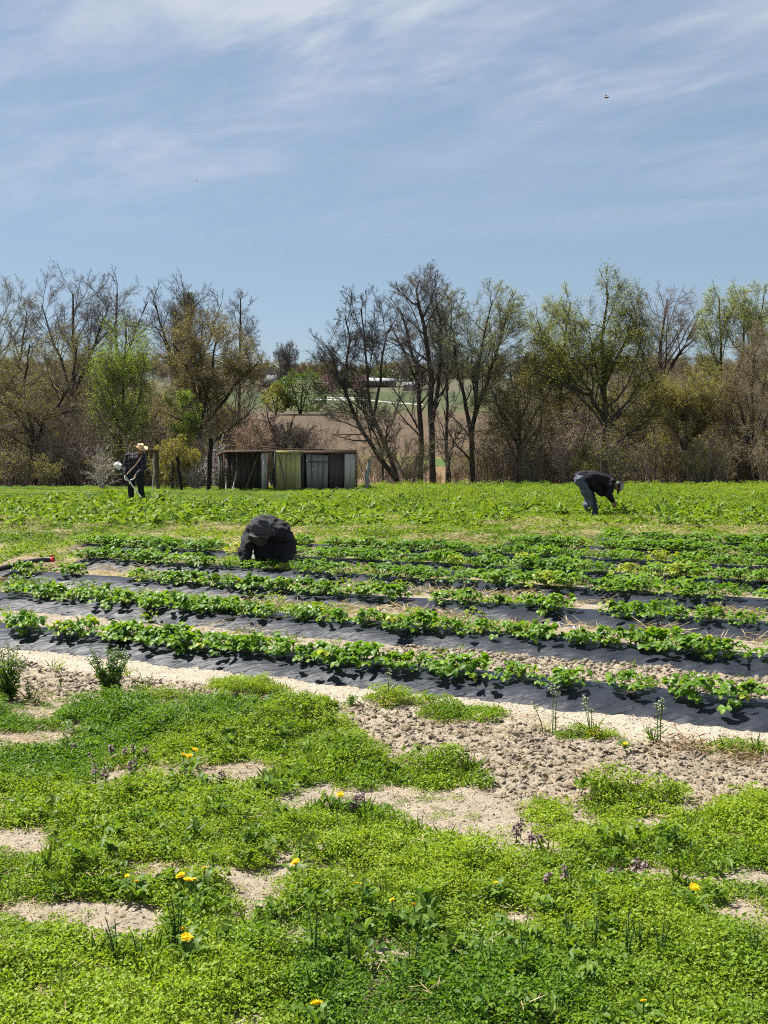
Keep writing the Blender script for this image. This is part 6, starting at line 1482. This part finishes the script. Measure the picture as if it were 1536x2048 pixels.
def lump(name, label, cat, px, py, r, mat, seed, Yz=0.0):
    g = gp(px, py); b = MB(); rng_ = np.random.default_rng(seed); b.ball((0, 0, r[2] * 0.55), r, 12, 8, jit=0.12, rng=rng_)
    return tag(b.build(name, mat, None, False, (g.x, g.y, H1(g.x, g.y) - 0.005)), label, cat)
M['clod_solid'] = plain_mat('grey_clod', (0.25, 0.195, 0.15), 0.95, 0.1, 0.25, 18, 0.02)
lump('soil_clod', 'biggest loose soil clod on the tilled strip in front of the plastic', 'soil clod', 1213, 1543, (0.048, 0.04, 0.034), M['clod_solid'], 1)
lump('soil_clod', 'dark soil clod at the right edge of the green mound on the tilled soil', 'soil clod', 1001, 1556, (0.036, 0.03, 0.02), M['clod_solid'], 2)
lump('soil_clod', 'soil clod near the brown root tuft by the plastic', 'soil clod', 1437, 1520, (0.04, 0.03, 0.028), M['clod_solid'], 3)
lump('stone', 'pale orange rounded lump lying in the cut weeds in front of the bending man', 'stone', 1108, 1076, (0.075, 0.06, 0.04), plain_mat('pale_orange_stone', (0.62, 0.30, 0.16), 0.7, 0.2, 0.12, 10), 4)
def heap(label, px, py, w, h, seed, mats, n=260):
    g = gp(px, py); rng_ = np.random.default_rng(seed); x_ = rng_.normal(0, w * 0.4, n); y_ = rng_.normal(0, 0.10, n); z_ = h * np.exp(-(x_ / (w * 0.5)) ** 2) * rng_.uniform(0, 1, n)
    V, Fc = leaves(rng_, np.stack([x_, y_, z_], -1), dirs(rng_, n, -0.2, 0.6), rng_.uniform(0.05, 0.14, n) * (0.5 + w), np.full(n, 0.007), 0.1, 2)
    return tag(obj('dead_root_tuft', np_mesh('dead_root_tuft', V, [Fc], [M[mats]]), None, (g.x, g.y, H1(g.x, g.y))), label, 'dead tuft')
heap('brown tuft of pulled dead roots lying on the soil at the right by the plastic', 1372, 1500, 0.22, 0.07, 1, 'straw_dark')
heap('second brown tuft of dead roots near the right edge of the photo', 1490, 1512, 0.20, 0.05, 2, 'straw_dark')
heap('heap of dry grey brown weeds in the furrow at the right between the beds', 1450, 1246, 0.55, 0.14, 3, 'straw_dark', 420)
heap('straw coloured heap of dead weeds among the rows right of the middle', 1150, 1180, 0.6, 0.12, 4, 'straw', 420)
heap('heap of pulled yellowing weeds at the right in front of the tall weeds', 1372, 1085, 0.8, 0.22, 5, 'straw_dark', 420)
heap('long low bank of cut brown weeds behind the far plastic strips', 1190, 1090, 0.9, 0.10, 6, 'straw_dark', 420)
# insects in the air
def insect(label, px, py, Y, s, rotz):
    p = wp(px, py, Y); root = thing('flying_insect', label, 'insect', tuple(p), rotz)
    b = MB(); b.ball((0, 0, 0), (0.010 * s, 0.0055 * s, 0.005 * s), 9, 7); b.ball((0.011 * s, 0, 0.001 * s), 0.0042 * s, 8, 6); b.ball((-0.009 * s, 0, -0.002 * s), (0.010 * s, 0.005 * s, 0.0042 * s), 9, 7, Matrix.Rotation(0.35, 3, 'Y')); b.build('body', plain_mat('dark_insect_body', (0.05, 0.025, 0.025), 0.6), root, True)
    for q in (-1, 1):
        b = MB(); V = [(0.004 * s, q * 0.003 * s, 0.004 * s), (0.006 * s, q * 0.016 * s, 0.011 * s), (-0.004 * s, q * 0.021 * s, 0.013 * s), (-0.009 * s, q * 0.012 * s, 0.009 * s)]
        b.add(V + [(x_, y_, z_ + 0.0004) for x_, y_, z_ in V], [(0, 1, 2, 3), (7, 6, 5, 4), (0, 4, 5, 1), (1, 5, 6, 2), (2, 6, 7, 3), (3, 7, 4, 0)]); b.build('wing', plain_mat('pale_wing', (0.30, 0.27, 0.30), 0.4, 0.4), root)
insect('dark flying insect with pale wings high up at the right in the blue sky', 1213, 195, 6.0, 0.72, 2.7)
insect('tiny dark flying speck of an insect in the sky left of the middle', 393, 362, 14.0, 0.8, 0.6)
